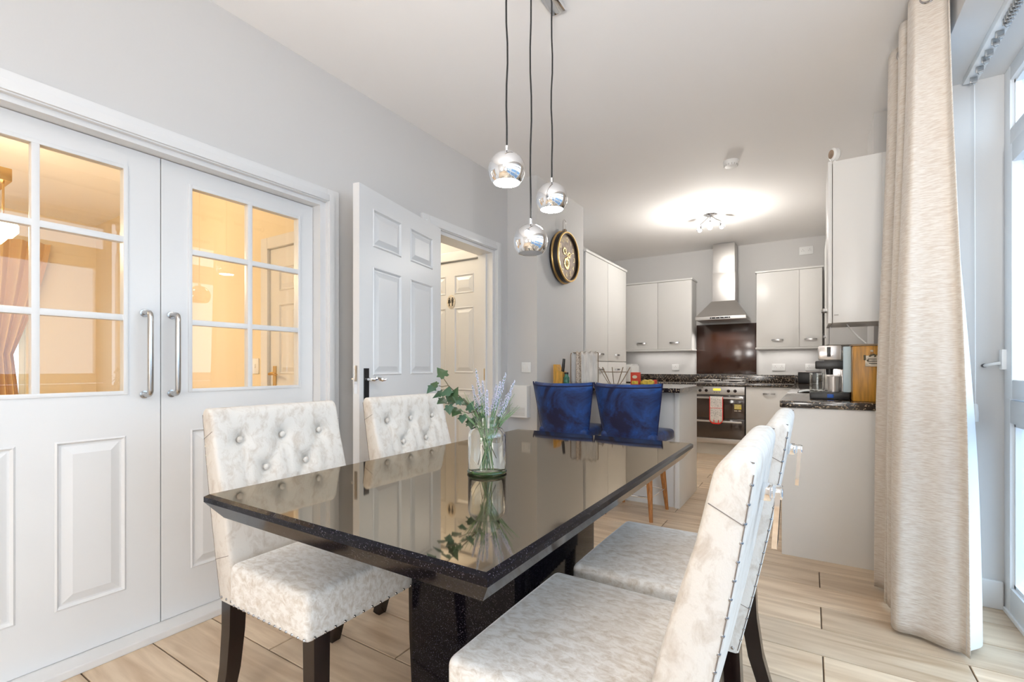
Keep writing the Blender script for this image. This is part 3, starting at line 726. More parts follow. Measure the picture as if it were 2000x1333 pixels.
def wall_unit_y(name, x0, x1, yf, yb, z0, z1, splits, label, group, handle_side=None):
    """cabinet whose doors face -y"""
    t = empty(name, ((x0 + x1) / 2, (yf + yb) / 2, z0), label, 'cabinet', group)
    CB(x0, x1, yf + .02, yb, z0, z1, .002).build('body', 'white_cab', t)
    CB(x0 - .012, x1 + .012, yf - .012, yb, z1, z1 + .022, .004).build('cornice', 'white_cab', t)
    CB(x0 - .008, x1 + .008, yf - .008, yb, z0 - .022, z0, .004).build('light_rail', 'white_cab', t)
    xs = [x0] + splits + [x1]
    for a, b in zip(xs, xs[1:]):
        d = CB(a + .002, b - .002, yf, yf + .018, z0 + .003, z1 - .003, .003).build('door', 'white_cab', t)
        c = (a + b) / 2; bar_handle(lambda q, z, k: (c + q, yf - k, z0 + .09 + z), d)
    return t
wall_unit_y('wall_cabinet', -2.27, -1.36, 6.72, 7.035, 1.36, 2.30, [-1.815], 'white two door hanging cabinet between the tall cabinet and the cooker hood', None)
wall_unit_y('wall_cabinet', -0.58, 0.12, 6.72, 7.035, 1.36, 2.30, [-0.115], 'white two door hanging cabinet to the right of the cooker hood', None)

# tall unit (doors face +x)
t = empty('tall_cabinet', (-2.25, 5.15, 0), 'tall white cabinet with upper and lower doors beyond the clock wall', 'cabinet')
CB(-2.58, -1.972, 4.512, 5.775, 0.10, 2.30, .002).build('body', 'white_cab', t)
CB(-2.58, -1.94, 4.512, 5.79, 2.30, 2.325, .004).build('cornice', 'white_cab', t)
CB(-2.58, -2.0, 4.512, 5.775, 0.0, 0.10, .002).build('plinth', 'plinth', t)
for ya, yb in ((4.515, 5.145), (5.149, 5.775)):
    for za, zb, hz in ((0.12, 1.172, 1.085), (1.18, 2.297, 1.255)):
        d = CB(-1.970, -1.950, ya + .002, yb - .002, za, zb, .003).build('door', 'white_cab', t)
        c = 4.93 if ya < 5 else 5.44
        bar_handle(lambda q, z, k: (-1.950 + k, c + q, hz + z), d, 0.13)
# white appliance next to it on the left base run
t = empty('bread_maker', (-1.99, 6.5, 0.91), 'white boxy appliance behind the wire fruit basket', 'appliance')
CB(-2.18, -2.045, 6.30, 6.62, 0.914, 1.14, .015).build('body', 'plastic', t); CB(-2.17, -2.055, 6.32, 6.60, 1.14, 1.155, .006).build('lid', 'plastic', t)

# cooker hood
t = empty('cooker_hood', (-0.98, 6.8, 1.725), 'stainless steel chimney cooker hood over the hob', 'cooker hood')
m = MB(); m.frustum([(-1.28, 6.55, 1.765), (-0.68, 6.55, 1.765), (-0.68, 7.035, 1.765), (-1.28, 7.035, 1.765)], [(-1.115, 6.755, 1.985), (-0.825, 6.755, 1.985), (-0.825, 7.035, 1.985), (-1.115, 7.035, 1.985)])
m.build('canopy', 'steel', t, 0)
CB(-1.28, -0.68, 6.55, 7.035, 1.725, 1.766, .003).build('rim', 'steel', t)
CB(-1.105, -0.830, 6.76, 7.035, 1.98, 2.36, .002).build('chimney', 'steel', t)
CB(-1.100, -0.835, 6.765, 7.035, 2.36, 2.745, .002).build('upper_chimney', 'steel', t)
CB(-1.10, -0.86, 6.546, 6.552, 1.736, 1.756, .002).build('control_strip', 'black', t)
for k in range(5):
    MB().lathe([(.006, 0), (.006, -.006), (0, -.006)], (-1.08 + k * .05, 6.546, 1.746), 10, 'y').build('button', 'chrome', t)
CB(-1.355, -0.605, 7.022, 7.038, 1.02, 1.70, .002).build('splashback', 'splash', label='dark brown glass splashback behind the hob', category='splashback')
# back worktop and base run
t = empty('worktop', (-0.9, 6.73, 0.87), 'dark speckled granite worktop along the kitchen back wall', 'worktop')
m = MB(); m.cbox(-2.58, -0.16, 6.42, 7.035, 0.873, 0.912, .006); m.build('slab', 'worktop', t)
CB(-2.58, -0.17, 7.015, 7.038, 0.912, 1.012, .003).build('upstand', 'worktop', t)
t = empty('worktop', (0.14, 5.1, 0.87), 'dark speckled granite worktop under the coffee machine', 'worktop')
CB(-0.155, 0.437, 3.225, 7.012, 0.873, 0.914, .006).build('slab', 'worktop', t)
CB(-0.165, 0.437, 7.015, 7.038, 0.915, 1.012, .003).build('upstand', 'worktop', label='short dark granite upstand in the kitchen corner behind the black scales', category='upstand')
# base units
def base_unit_y(x0, x1, label):
    t = empty('base_cabinet', ((x0 + x1) / 2, 6.73, 0), label, 'cabinet')
    CB(x0, x1, 6.465, 7.03, 0.15, 0.872, .002).build('body', 'white_cab', t)
    CB(x0, x1, 6.50, 6.52, 0, 0.15, .002).build('plinth', 'plinth', t)
    d = CB(x0 + .002, x1 - .002, 6.445, 6.464, 0.155, 0.868, .003).build('door', 'white_cab', t)
    c = (x0 + x1) / 2; bar_handle(lambda q, z, k: (c + q, 6.445 - k, 0.79 + z), d)
base_unit_y(-0.672, -0.17, 'white base cabinet to the right of the oven')
base_unit_y(-1.76, -1.288, 'white base cabinet to the left of the oven')
base_unit_y(-2.26, -1.762, 'white base cabinet in the corner behind the island')
t = empty('base_cabinet', (0.14, 5.0, 0), 'run of white base units with a plain end panel facing the table', 'cabinet')
CB(-0.125, 0.435, 3.262, 6.44, 0.10, 0.872, .002).build('body', 'white_cab', t)
CB(-0.145, 0.437, 3.24, 3.26, 0.0, 0.872, .002).build('end_panel', 'white_cab', t)
CB(-0.09, -0.075, 3.262, 6.44, 0, 0.10, .002).build('plinth', 'plinth', t)
for k in range(5):
    ya = 3.265 + k * .635
    d = CB(-0.146, -0.126, ya, ya + .63, 0.12, 0.868, .003).build('door', 'white_cab', t)
    bar_handle(lambda q, z, kk: (-0.146 - kk, ya + .31 + q, 0.79 + z), d)

# oven
t = empty('oven', (-0.98, 6.7, 0.15), 'built in stainless steel oven with dark glass door under the hob', 'oven')
CB(-1.278, -0.682, 6.47, 7.0, 0.15, 0.872, .002).build('body', 'black', t)
CB(-1.277, -0.683, 6.44, 6.47, 0.765, 0.868, .003).build('control_panel', 'steel', t)
for x in (-1.20, -1.125, -0.865, -0.79):
    m = MB(); m.lathe([(.019, 0), (.019, -.006), (.0155, -.007), (.014, -.026), (0, -.026)], (x, 6.44, 0.815), 18, 'y'); m.build('knob', 'dark_wood', t)
CB(-1.045, -0.955, 6.437, 6.442, 0.815, 0.845, .002).build('display', 'lcd', t)
for k in range(3):
    MB().lathe([(.005, 0), (.005, -.004), (0, -.004)], (-1.03 + k * .03, 6.44, 0.795), 8, 'y').build('button', 'black', t)
for nm, z0, z1 in (('top_door', 0.47, 0.76), ('lower_door', 0.215, 0.465)):
    CB(-1.277, -0.683, 6.445, 6.47, z0, z1, .003).build(nm, 'oven_glass', t)
    h = MB(); h.cbox(-1.25, -0.71, 6.395, 6.415, z1 - .045, z1 - .022, .004); h.cbox(-1.24, -1.22, 6.41, 6.447, z1 - .043, z1 - .024, .003); h.cbox(-0.74, -0.72, 6.41, 6.447, z1 - .043, z1 - .024, .003)
    h.build('handle', 'steel', t)
CB(-1.277, -0.683, 6.445, 6.47, 0.15, 0.213, .002).build('base_strip', 'steel', t)
m = MB(); m.cbox(-0.80, -0.72, 6.4435, 6.4455, 0.59, 0.65, .0005); m.build('sticker', 'yellow', t, label='yellow printed sticker')
m = MB()
for k, (a, b) in enumerate(((.0, .07), (.0, .075), (.0, .06))): m.box(-0.797 + a, -0.797 + b, 6.4428, 6.4436, 0.635 - k * .018, 0.643 - k * .018)
m.box(-0.80, -0.765, 6.4428, 6.4445, 0.565, 0.575); m.box(-0.755, -0.725, 6.4428, 6.4445, 0.565, 0.577)
m.build('sticker_lines', 'stone', t, 0, kind='stuff')
CB(-1.277, -0.683, 6.50, 6.515, 0, 0.15, .002).build('plinth', 'plinth', t)
# hob
t = empty('hob', (-0.98, 6.73, 0.912), 'stainless steel gas hob with pan supports', 'hob')
CB(-1.27, -0.69, 6.47, 6.98, 0.9125, 0.921, .003).build('plate', 'steel', t)
for x in (-1.13, -0.83):
    for y in (6.60, 6.84):
        MB().lathe([(.05, .92), (.05, .928), (.03, .932), (.03, .938), (0, .938)], (x, y, 0), 18).build('burner', 'black', t)
    m = MB()
    for dx in (-.1, 0, .1): m.cbox(x + dx - .004, x + dx + .004, 6.52, 6.93, .940, .950, .002)
    for y in (6.53, 6.72, 6.92): m.cbox(x - .11, x + .11, y - .004, y + .004, .940, .950, .002)
    for dx in (-.1, .1):
        for y in (6.53, 6.92): m.cbox(x + dx - .004, x + dx + .004, y - .004, y + .004, .918, .944, .001)
    m.build('pan_support', 'steel', t)
for k in range(4): MB().lathe([(.014, .92), (.013, .94), (0, .94)], (-1.06 + k * .055, 6.50, 0), 12).build('knob', 'steel', t)
# tea towel on the oven handle
t = empty('tea_towel', (-1.0, 6.40, 0.5), 'white printed tea towel with red edging hanging on the oven door', 'towel')
def towel_pt(x, z):
    return (x, 6.388 - .004 * math.sin((x + 1.0) * 60), z)
def towel_shape(x0, x1, zt, zb, dy):
    m = MB(); n = 14
    def fn(u, v):
        x = x0 + (x1 - x0) * u; e = abs(u - .5) * 2; zbb = zb + .035 * max(0, (e - .35) / .65) ** 2
        p = towel_pt(x, zt + (zbb - zt) * v); return (p[0], p[1] - dy, p[2])
    return m.grid(fn, n, 10)
XT0, XT1 = -1.075, -0.925
o = towel_shape(XT0, XT1, .738, .415, 0).build('cloth', 'towel', t, PI); mod = o.modifiers.new('thickness', 'SOLIDIFY'); mod.thickness = .003; mod.offset = 1
o = towel_shape(XT0, XT1, .452, .398, .003).build('hem', 'red', t, PI); mod = o.modifiers.new('thickness', 'SOLIDIFY'); mod.thickness = .003
for a in (XT0, XT1):
    MB().tube([Vector(towel_pt(a, z)) - Vector((0, .002, 0)) for z in (.74, .64, .54, .44)], .005, 8).build('edging', 'red', t)
MB().tube([Vector(towel_pt(XT0 + (XT1 - XT0) * k / 8, .60)) - Vector((0, .003, 0)) for k in range(9)], .003, 6).build('edging', 'red', t)
m = MB()
random.seed(3)
for k in range(46):
    x = random.uniform(XT0 + .015, XT1 - .015); z = random.choice([random.uniform(.615, .72), random.uniform(.50, .58)])
    p = towel_pt(x, z); r = random.uniform(.004, .009); m.lathe([(0, -.0045), (r, -.0042), (r, -.0015), (0, -.001)], p, 7, 'y')
m.build('print', 'rib', t, 0, kind='stuff')
m = MB(); m.grid(lambda u, v: (XT0 + (XT1 - XT0) * u, 6.390 + .036 * v, .738 + .007 * math.sin(v * PI)), 8, 6); m.build('fold', 'towel', t, PI)

# island
t = empty('island', (-1.42, 4.2, 0), 'white kitchen island with a grey worktop behind the blue stools', 'island')
CB(-1.965, -0.905, 3.86, 4.50, 0.0, 0.915, .002).build('body', 'white_cab', t)
CB(-0.905, -0.868, 3.84, 4.51, 0.0, 0.915, .002).build('end_panel', 'white_cab', t)
MB().prism([(-1.965, 3.70), (-0.835, 3.70), (-0.835, 4.63), (-1.88, 4.63), (-1.90, 4.49), (-1.965, 4.49)], 0.916, 0.950).build('worktop', 'worktop', t, 0)

# hanging cabinet at the right, boiler cupboard
t = empty('wall_cabinet', (0.26, 3.6, 1.375), 'deep white hanging cabinet with a camera on top, above the coffee machine', 'cabinet')
CB(0.112, 0.345, 3.405, 3.82, 1.375, 2.335, .002).build('body', 'white_cab', t)
CB(0.345, 0.476, 3.405, 3.82, 1.375, 2.335, .002).build('body', 'white_cab', t)
d = CB(0.088, 0.109, 3.40, 3.82, 1.372, 2.338, .004).build('door', 'white_cab', t)
bar_handle(lambda q, z, k: (0.088 - k, 3.62 + q, 1.47 + z), d, .12)
CB(0.118, 0.140, 3.400, 3.406, 1.418, 1.424, .001).build('label_mark', 'rib', t)
t = empty('wall_cabinet', (0.29, 5.4, 1.31), 'white hanging cabinet far behind the coffee machine', 'cabinet')
CB(0.142, 0.438, 5.08, 6.70, 1.31, 2.30, .002).build('body', 'white_cab', t)
d = CB(0.12, 0.14, 5.08, 5.7, 1.312, 2.297, .003).build('door', 'white_cab', t); bar_handle(lambda q, z, k: (.12 - k, 5.2 + q, 1.39 + z), d)
# camera on it
t = empty('security_camera', (0.118, 3.48, 2.337), 'small white security camera with a dark lens on the deep hanging cabinet', 'camera')
m = MB(); m.lathe([(0, 2.337), (.024, 2.337), (.024, 2.343), (.006, 2.347), (.005, 2.37), (0, 2.37)], (.125, 3.47, 0), 16); m.build('stand', 'plastic', t)
R = Matrix.Translation((.122, 3.47, 2.40)) @ Matrix.Rotation(math.radians(-52), 4, 'Z') @ Matrix.Diagonal((1, 1, 1.25, 1))
m = MB(); m.lathe([(0, -.02), (.022, -.02), (.031, -.012), (.032, .012), (.024, .024), (0, .026)], (0, 0, 0), 22, 'y').xf(R); m.build('housing', 'plastic', t)
m = MB(); m.lathe([(0, -.0225), (.021, -.0225), (.021, -.019), (0, -.019)], (0, 0, 0), 20, 'y').xf(R); m.build('lens_face', 'clock_face', t, label='dark brown lens face')

# items on the right worktop
WT = 0.9146
t = empty('coffee_machine', (0.12, 3.6, WT), 'silver and black coffee machine with a dark drip tray by the golden box', 'coffee machine')
CB(-0.005, 0.20, 3.44, 3.72, WT, WT + .045, .012).build('drip_tray', 'black', t)
CB(0.085, 0.118, 3.437, 3.442, WT + .012, WT + .034, .002).build('badge', 'blue_led', t, label='blue badge')
CB(0.075, 0.20, 3.60, 3.74, WT + .045, WT + .30, .01).build('body', 'silver_plastic', t)
CB(0.025, 0.185, 3.48, 3.64, WT + .185, WT + .235, .008).build('head', 'black', t)
CB(0.04, 0.16, 3.49, 3.62, WT + .24, WT + .33, .01).build('hopper', 'silver_plastic', t)
CB(0.085, 0.105, 3.484, 3.489, WT + .26, WT + .32, .003).build('switch', 'black', t)
MB().lathe([(.018, WT + .15), (.020, WT + .186)], (.10, 3.53, 0), 16).build('spout', 'black', t)
CB(0.16, 0.205, 3.50, 3.60, WT + .046, WT + .185, .006).build('side_column', 'silver_plastic', t)
CB(0.165, 0.205, 3.455, 3.50, WT + .046, WT + .32, .006).build('water_tank', 'paleblue', t)
m = MB(); m.lathe([(0, WT + .045), (.036, WT + .046), (.040, WT + .05), (.042, WT + .16), (.039, WT + .16), (.037, WT + .054), (0, WT + .052)], (.035, 3.545, 0), 20)
m.build('clear_jug', 'glass', t)
m = MB(); m.lathe([(0, WT + .045), (.030, WT + .046), (.033, WT + .14), (.030, WT + .14), (.028, WT + .05), (0, WT + .05)], (.12, 3.53, 0), 20); m.build('cup', 'silver_plastic', t)
t = empty('bread_box', (0.28, 3.36, WT), 'golden stained wooden box with a stone label on the worktop beside the curtain', 'box')
CB(0.205, 0.42, 3.345, 3.60, WT, WT + .318, .006).build('body', 'board_wood', t)
CB(0.200, 0.425, 3.340, 3.605, WT + .318, WT + .328, .003).build('lid', 'trim_dark', t)
pl = CB(0.262, 0.345, 3.335, 3.346, WT + .20, WT + .262, .003).build('plaque', 'stone', t, label='pale stone plaque with dark writing')
m = MB()
for k, (a, b) in enumerate(((.012, .052), (.008, .070), (.016, .058))): m.cbox(.262 + a, .262 + b, 3.3335, 3.3365, WT + .240 - k * .012, WT + .244 - k * .012, .0004)
m.build('lettering', 'ink', pl, 0, kind='stuff')
m = MB(); random.seed(5)
for k in range(14):
    x = .262 + random.uniform(-.004, .05) if k < 10 else .262 - .002; z = WT + .262 + random.uniform(-.006, .006) if k < 9 else WT + .235 + (k - 9) * .005
    m.rbox((x, 3.336, z), (.005, .004, .004), .003, 2)
m.build('leaf_border', 'twig', pl, kind='stuff')
MB().tube([(.285, 3.337, WT + .262), (.289, 3.335, WT + .285), (.294, 3.335, WT + .285), (.30, 3.337, WT + .262)], .0015, 6).build('hanger', 'trim_dark', t)
m = MB(); m.rbox((.2915, 3.335, WT + .288), (.007, .006, .006), .004, 2); m.build('pin', 'stone', t)
MB().tube([(.19, 3.56, 1.374), (.205, 3.50, 1.34), (.24, 3.46, 1.29), (.275, 3.44, 1.25), (.29, 3.46, 1.243)], .0035, 8).build('white_cable', 'plastic', label='white cable hanging from the deep cabinet to the golden box', category='cable')
t = empty('magazine', (0.0, 4.4, WT), 'open glossy magazine lying on the worktop behind the coffee machine', 'magazine')
m = MB(); m.grid(lambda u, v: (-.08 + .26 * u, 4.25 + .36 * v, WT + .003 + .012 * abs(math.sin(u * PI * 2))), 20, 2); o = m.build('pages', 'paper', t, PI); o.modifiers.new('t', 'SOLIDIFY').thickness = .003
CB(-.085, .185, 4.245, 4.615, WT, WT + .003, .001).build('cover', 'ink', t)
t = empty('scales', (-0.02, 6.83, .914), 'flat black kitchen scales against the back wall', 'scales')
CB(-.13, .11, 6.74, 6.96, .916, 1.05, .01).build('body', 'black', t); CB(-.135, .115, 6.735, 6.965, 1.05, 1.058, .003).build('lid', 'silver_plastic', t)

# items on the island
IT = 0.951
t = empty('knife_block', (-1.90, 3.80, IT), 'honey coloured wooden knife block with one black handled knife', 'knife block')
m = MB(); prof = [(-.045, 0), (.045, 0), (.045, .115), (-.005, .135), (-.025, .185), (-.045, .185)]
n = len(prof); vs = [(-1.888 + a, 3.76, IT + z) for a, z in prof] + [(-1.888 + a, 3.86, IT + z) for a, z in prof]
m.add(vs, [tuple(reversed(range(n))), tuple(range(n, 2 * n))] + [(i, (i + 1) % n, n + (i + 1) % n, n + i) for i in range(n)]); m.build('block', 'block_wood', t, 0)
MB().tube([(-1.862, 3.80, IT + .11), (-1.856, 3.80, IT + .155), (-1.848, 3.80, IT + .235)], [.012, .014, .012], 10).build('knife_handle', 'black', t)
t = empty('glass_jar', (-1.80, 3.78, IT), 'small dark green patterned jar next to the knife block', 'jar')
MB().lathe([(0, IT), (.022, IT), (.026, IT + .01), (.026, IT + .07), (.016, IT + .085), (.016, IT + .1), (0, IT + .1)], (-1.805, 3.76, 0), 18).build('body', 'greenglass', t)
MB().lathe([(.018, IT + .1), (.018, IT + .115), (0, IT + .117)], (-1.805, 3.76, 0), 18).build('lid', 'black', t)
# cloths on a wire stand
t = empty('towel_stand', (-1.70, 3.95, IT), 'small wire stand draped with three folded cloths on the island', 'towel stand')
m = MB(); m.tube([(-1.83, 3.90, IT + .004), (-1.83, 3.90, IT + .27), (-1.825, 3.90, IT + .285), (-1.81, 3.90, IT + .29), (-1.60, 3.98, IT + .29)], .004, 8); m.tube([(-1.83, 3.90, IT + .004), (-1.62, 3.98, IT + .004), (-1.60, 3.98, IT + .004), (-1.60, 3.98, IT + .29)], .004, 8)
m.build('wire_frame', 'trim_dark', t)
def drape(x0, y0, x1, y1, mname, name, amp, n, back):
    d = Vector((x1 - x0, y1 - y0, 0)); nn = Vector((d.y, -d.x, 0)).normalized()
    def fn(u, v):
        o = amp * math.sin(u * 2 * PI * n); k = abs(v - .5) * 2; s = (1 if v > .5 else -1)
        z = IT + .30 + .006 * math.cos(u * 2 * PI * n) - (.29 if s > 0 else back) * k
        p = Vector((x0, y0, 0)) + d * u + nn * (o + s * (.012 + .03 * k)); return (p.x, p.y, z)
    o = MB().grid(fn, 24, 16).build(name, mname, t, PI); o.modifiers.new('t', 'SOLIDIFY').thickness = .004
drape(-1.815, 3.895, -1.765, 3.91, 'rib', 'cloth', .003, 1, .25)
drape(-1.770, 3.89, -1.715, 3.91, 'speckle', 'cloth', .006, 1, .25)
drape(-1.722, 3.88, -1.60, 3.94, 'cloth_white', 'cloth', .006, 3, .25)
# fruit basket
t = empty('fruit_basket', (-1.50, 4.1, IT), 'empty open wire fruit basket on the island', 'basket')
bx, by = -1.47, 4.05; m = MB()
for k in range(9):
    a = k * 2 * PI / 9; m.tube([(bx + .045 * math.cos(a), by + .045 * math.sin(a), IT + .006), (bx + .07 * math.cos(a), by + .07 * math.sin(a), IT + .04), (bx + .14 * math.cos(a), by + .14 * math.sin(a), IT + .16)], .0028, 6)
m.build('wire_ribs', 'trim_dark', t)
for r, z in ((.045, .006), (.115, .118)):
    MB().tube([(bx + r * math.cos(k * 2 * PI / 28), by + r * math.sin(k * 2 * PI / 28), IT + z) for k in range(28)], .0028, 6, closed=True).build('ring', 'trim_dark', t)
t = empty('tea_box', (-1.31, 4.13, IT), 'small red and yellow food carton on the island', 'carton')
CB(-1.345, -1.268, 4.10, 4.15, IT, IT + .115, .002).build('carton', 'teabox', t)
m = MB(); m.cbox(-1.335, -1.278, 4.0985, 4.1005, IT + .012, IT + .04, .0004); m.build('picture', 'packet', t)
m = MB(); m.lathe([(0, -.0012), (.018, -.0012), (.018, .0005), (0, .0005)], (0, 0, 0), 18, 'y').xf(Matrix.Translation((-1.307, 4.0995, IT + .075)) @ Matrix.Diagonal((1.2, 1, .8, 1))); m.build('emblem', 'cardw', t)
t = empty('snack_packet', (-1.2, 4.16, IT), 'yellow crinkled snack packet lying beside the red carton', 'packet')
def pk(p):
    return (p.x + .003 * math.sin(p.z * 300), p.y, p.z * (1 - .55 * abs(p.x / .065) ** 2.5) + .004 * math.sin(p.x * 130))
MB().rbox((-1.205, 4.16, IT + .026), (.065, .035, .024), .012, 6, crown=pk).build('packet', 'packet', t)
MB().cbox(-1.155, -1.135, 4.13, 4.19, IT + .004, IT + .05, .003).build('packet_end', 'teabox', t)

# clock on the step wall
CX, CY, CZ, CR = -1.97, 3.97, 2.125, 0.232
t = empty('wall_clock', (CX, CY, CZ - CR), 'round pocket watch style clock with black case, gold rim and numerals', 'clock')
MB().lathe([(0, 0), (CR * .96, 0), (CR, .012), (CR, .075), (CR * .97, .088), (CR * .90, .088), (CR * .90, .06)], (CX + .001, CY, CZ), 48, 'x').build('case', 'clock_case', t)
MB().tube([(CX + .088, CY + CR * .955 * math.cos(k * 2 * PI / 48), CZ + CR * .955 * math.sin(k * 2 * PI / 48)) for k in range(48)], .009, 10, closed=True).build('rim', 'gold', t, label='antique gold rim')
MB().tube([(CX + .035, CY + CR * 1.0 * math.cos(k * 2 * PI / 48), CZ + CR * 1.0 * math.sin(k * 2 * PI / 48)) for k in range(48)], .011, 8, closed=True).build('rim', 'gold', t)
MB().lathe([(0, .064), (CR * .91, .064), (CR * .91, .058), (0, .058)], (CX, CY, CZ), 48, 'x').build('face', 'clock_face', t)
def text_mesh(s, size, ext, mt, parent, mtx, name, shear=0):
    c = bpy.data.curves.new(name, 'FONT'); c.body = s; c.size = size; c.extrude = ext; c.align_x = 'CENTER'; c.align_y = 'CENTER'; c.resolution_u = 2
    o = bpy.data.objects.new(name, c); COL.objects.link(o); dg = bpy.context.evaluated_depsgraph_get(); me = bpy.data.meshes.new_from_object(o.evaluated_get(dg))
    bpy.data.objects.remove(o); b = MB(); b.add([mtx @ v.co for v in me.vertices], [tuple(p.vertices) for p in me.polygons]); return b.build(name, mt, parent, 0)
for k in range(12):
    a = PI / 2 - k * PI / 6; r = CR * .70
    rot = Matrix(((0, 0, 1, CX + .066), (1, 0, 0, CY + r * math.cos(a)), (0, 1, 0, CZ + r * math.sin(a)), (0, 0, 0, 1)))
    text_mesh(str(12 if k == 0 else k), .062, .0015, 'clock_num', t, rot, 'numeral')
def gear(cy, cz, r, teeth, mt, x):
    g = MB(); pts = []
    for k in range(teeth * 2):
        a = k * PI / teeth; rr = r if k % 2 else r * .84; pts.append((cy + rr * math.cos(a), cz + rr * math.sin(a)))
    inner = [(cy + r * .55 * math.cos(k * PI / teeth), cz + r * .55 * math.sin(k * PI / teeth)) for k in range(teeth * 2)]
    n = len(pts); b = len(g.v)
    for d in (0, .004): g.v += [Vector((x + d, p, q)) for p, q in pts] + [Vector((x + d, p, q)) for p, q in inner]
    for i in range(n):
        j = (i + 1) % n
        g.f += [(2 * n + i, 2 * n + j, 3 * n + j, 3 * n + i), (i, n + i, n + j, j), (i, j, 2 * n + j, 2 * n + i), (n + i, 3 * n + i, 3 * n + j, n + j)]
    for k in range(2):
        a = k * PI / 2 + .4; g.tube([(x + .002, cy - r * .57 * math.cos(a), cz - r * .57 * math.sin(a)), (x + .002, cy + r * .57 * math.cos(a), cz + r * .57 * math.sin(a))], r * .07, 6)
    return g
gear(CY, CZ - .055, .058, 14, 'gold', CX + .066).build('gear', 'gold', t, 0); gear(CY - .045, CZ + .05, .036, 10, 'gold', CX + .067).build('gear', 'gold', t, 0); gear(CY + .05, CZ + .03, .03, 10, 'gold', CX + .066).build('gear', 'gold', t, 0)
for ang, ln, wd in ((2.2, .075, .004), (0.5, .115, .003)):
    m = MB(); m.cbox(-.02, ln, -wd, wd, .0, .003, .001); m.xf(Matrix(((0, 0, 1, CX + .075), (math.cos(ang), -math.sin(ang), 0, CY), (math.sin(ang), math.cos(ang), 0, CZ), (0, 0, 0, 1)))); m.build('hand', 'clock_num', t)
CB(CX + .03, CX + .06, CY + .0 - .02, CY + .02, CZ + CR, CZ + CR + .03, .006).build('crown', 'trim_dark', t)
pts = [(CX + .045, CY - .03, CZ + CR + .01), (CX + .045, CY - .03, CZ + CR + .09)] + [(CX + .045, CY - .03 * math.cos(a), CZ + CR + .09 + .03 * math.sin(a)) for a in [k * PI / 8 for k in range(1, 8)]] + [(CX + .045, CY + .03, CZ + CR + .09), (CX + .045, CY + .03, CZ + CR + .01)]
MB().tube(pts, .004, 8).build('hanging_loop', 'satin', t)

# ceiling fittings
t = empty('smoke_alarm', (-0.535, 4.12, 2.705), 'round white smoke alarm on the ceiling', 'smoke alarm')
MB().lathe([(.058, CEIL), (.060, CEIL - .012), (.050, CEIL - .03), (.046, CEIL - .042), (0, CEIL - .044)], (-.535, 4.12, 0), 28).build('body', 'plastic', t)
m = MB()
for k in range(14):
    a = k * 2 * PI / 14; m.cbox(-.535 + .048 * math.cos(a) - .004, -.535 + .048 * math.cos(a) + .004, 4.12 + .048 * math.sin(a) - .004, 4.12 + .048 * math.sin(a) + .004, CEIL - .040, CEIL - .028, .001)
m.build('vents', 'rib', t, kind='stuff')
t = empty('ceiling_spotlight', (-0.90, 5.38, 2.6), 'kitchen ceiling light with one dazzling bulb', 'light')
MB().lathe([(.07, CEIL), (.07, CEIL - .02), (.05, CEIL - .028), (0, CEIL - .028)], (-.90, 5.38, 0), 28).build('base', 'chrome', t)
for (dx, dy, dz, lit) in ((.0, -.02, -.14, True), (-.12, .07, -.13, False), (.10, .09, -.12, False)):
    m = MB(); m.tube([(-.90, 5.38, CEIL - .026), (-.90 + dx * .5, 5.38 + dy * .5, CEIL - .06), (-.90 + dx, 5.38 + dy, CEIL + dz + .04)], .006, 8); m.build('arm', 'chrome', t)
    MB().lathe([(.012, .05), (.026, .03), (.034, -.02), (.030, -.02), (.022, .02), (0, .03)], (-.90 + dx, 5.38 + dy, CEIL + dz), 20).build('shade', 'chrome', t)
    MB().lathe([(0, .012), (.02, .0), (.026, -.02), (.016, -.038), (0, -.042)], (-.90 + dx, 5.38 + dy, CEIL + dz), 20).build('bulb', 'bulb_hot' if lit else 'bulb_off', t)

# ------------------------------------------------------------------ pendants over the table
t = empty('pendant_lamp', (-0.97, 1.65, 2.72), 'chrome bar pendant with three globe shades on black flexes over the table', 'pendant lamp')
CB(-1.005, -0.935, 1.33, 1.945, 2.722, 2.75, .008).build('ceiling_bar', 'chrome', t)
R_ = 0.0703
for (y, zc, lit, sw) in ((1.504, 1.854, True, 1), (1.685, 1.626, False, 1), (1.872, 1.857, True, -1)):
    x = -0.97; top = 2.725; bot = zc + R_ + .02
    MB().tube([(x + .004 * sw * math.sin(k * 1.4) * math.sin(k * PI / 10), y, top + (bot - top) * k / 10) for k in range(11)], .0034, 8).build('flex', 'cord', t)
    MB().lathe([(.0, bot + .004), (.007, bot + .002), (.008, bot - .022), (.012, bot - .027), (0, bot - .03)], (x, y, 0), 14).build('cable_grip', 'chrome', t)
    a0 = math.asin(0.72); prof = [(R_ * math.sin(a), -R_ * math.cos(a)) for a in [a0 + (PI - a0) * k / 22 for k in range(23)]]
    prof = [(r - .003, h + .0015) for r, h in reversed(prof[:6])] + prof if False else prof
    sh = MB(); base = 0; pr2 = [((R_ - .003) * math.sin(a), -(R_ - .003) * math.cos(a)) for a in [PI - .3 - (PI - .3 - a0) * k / 16 for k in range(17)]]
    sh.lathe([(0.0, R_)] + [(r, h) for r, h in reversed(prof)][1:] + list(reversed(pr2))[0:] , (x, y, zc), 40)
    s = sh.build('shade', 'chrome', t, 0.9)
    zo = zc - R_ * math.cos(a0) + .001; ro = R_ * .72 - .0022
    MB().lathe([(0, zo - .004), (ro, zo), (ro, zo + .006), (0, zo + .006)], (x, y, 0), 32).build('diffuser', 'bulb' if lit else 'bulb_off', t, label='lit diffuser' if lit else 'unlit diffuser')

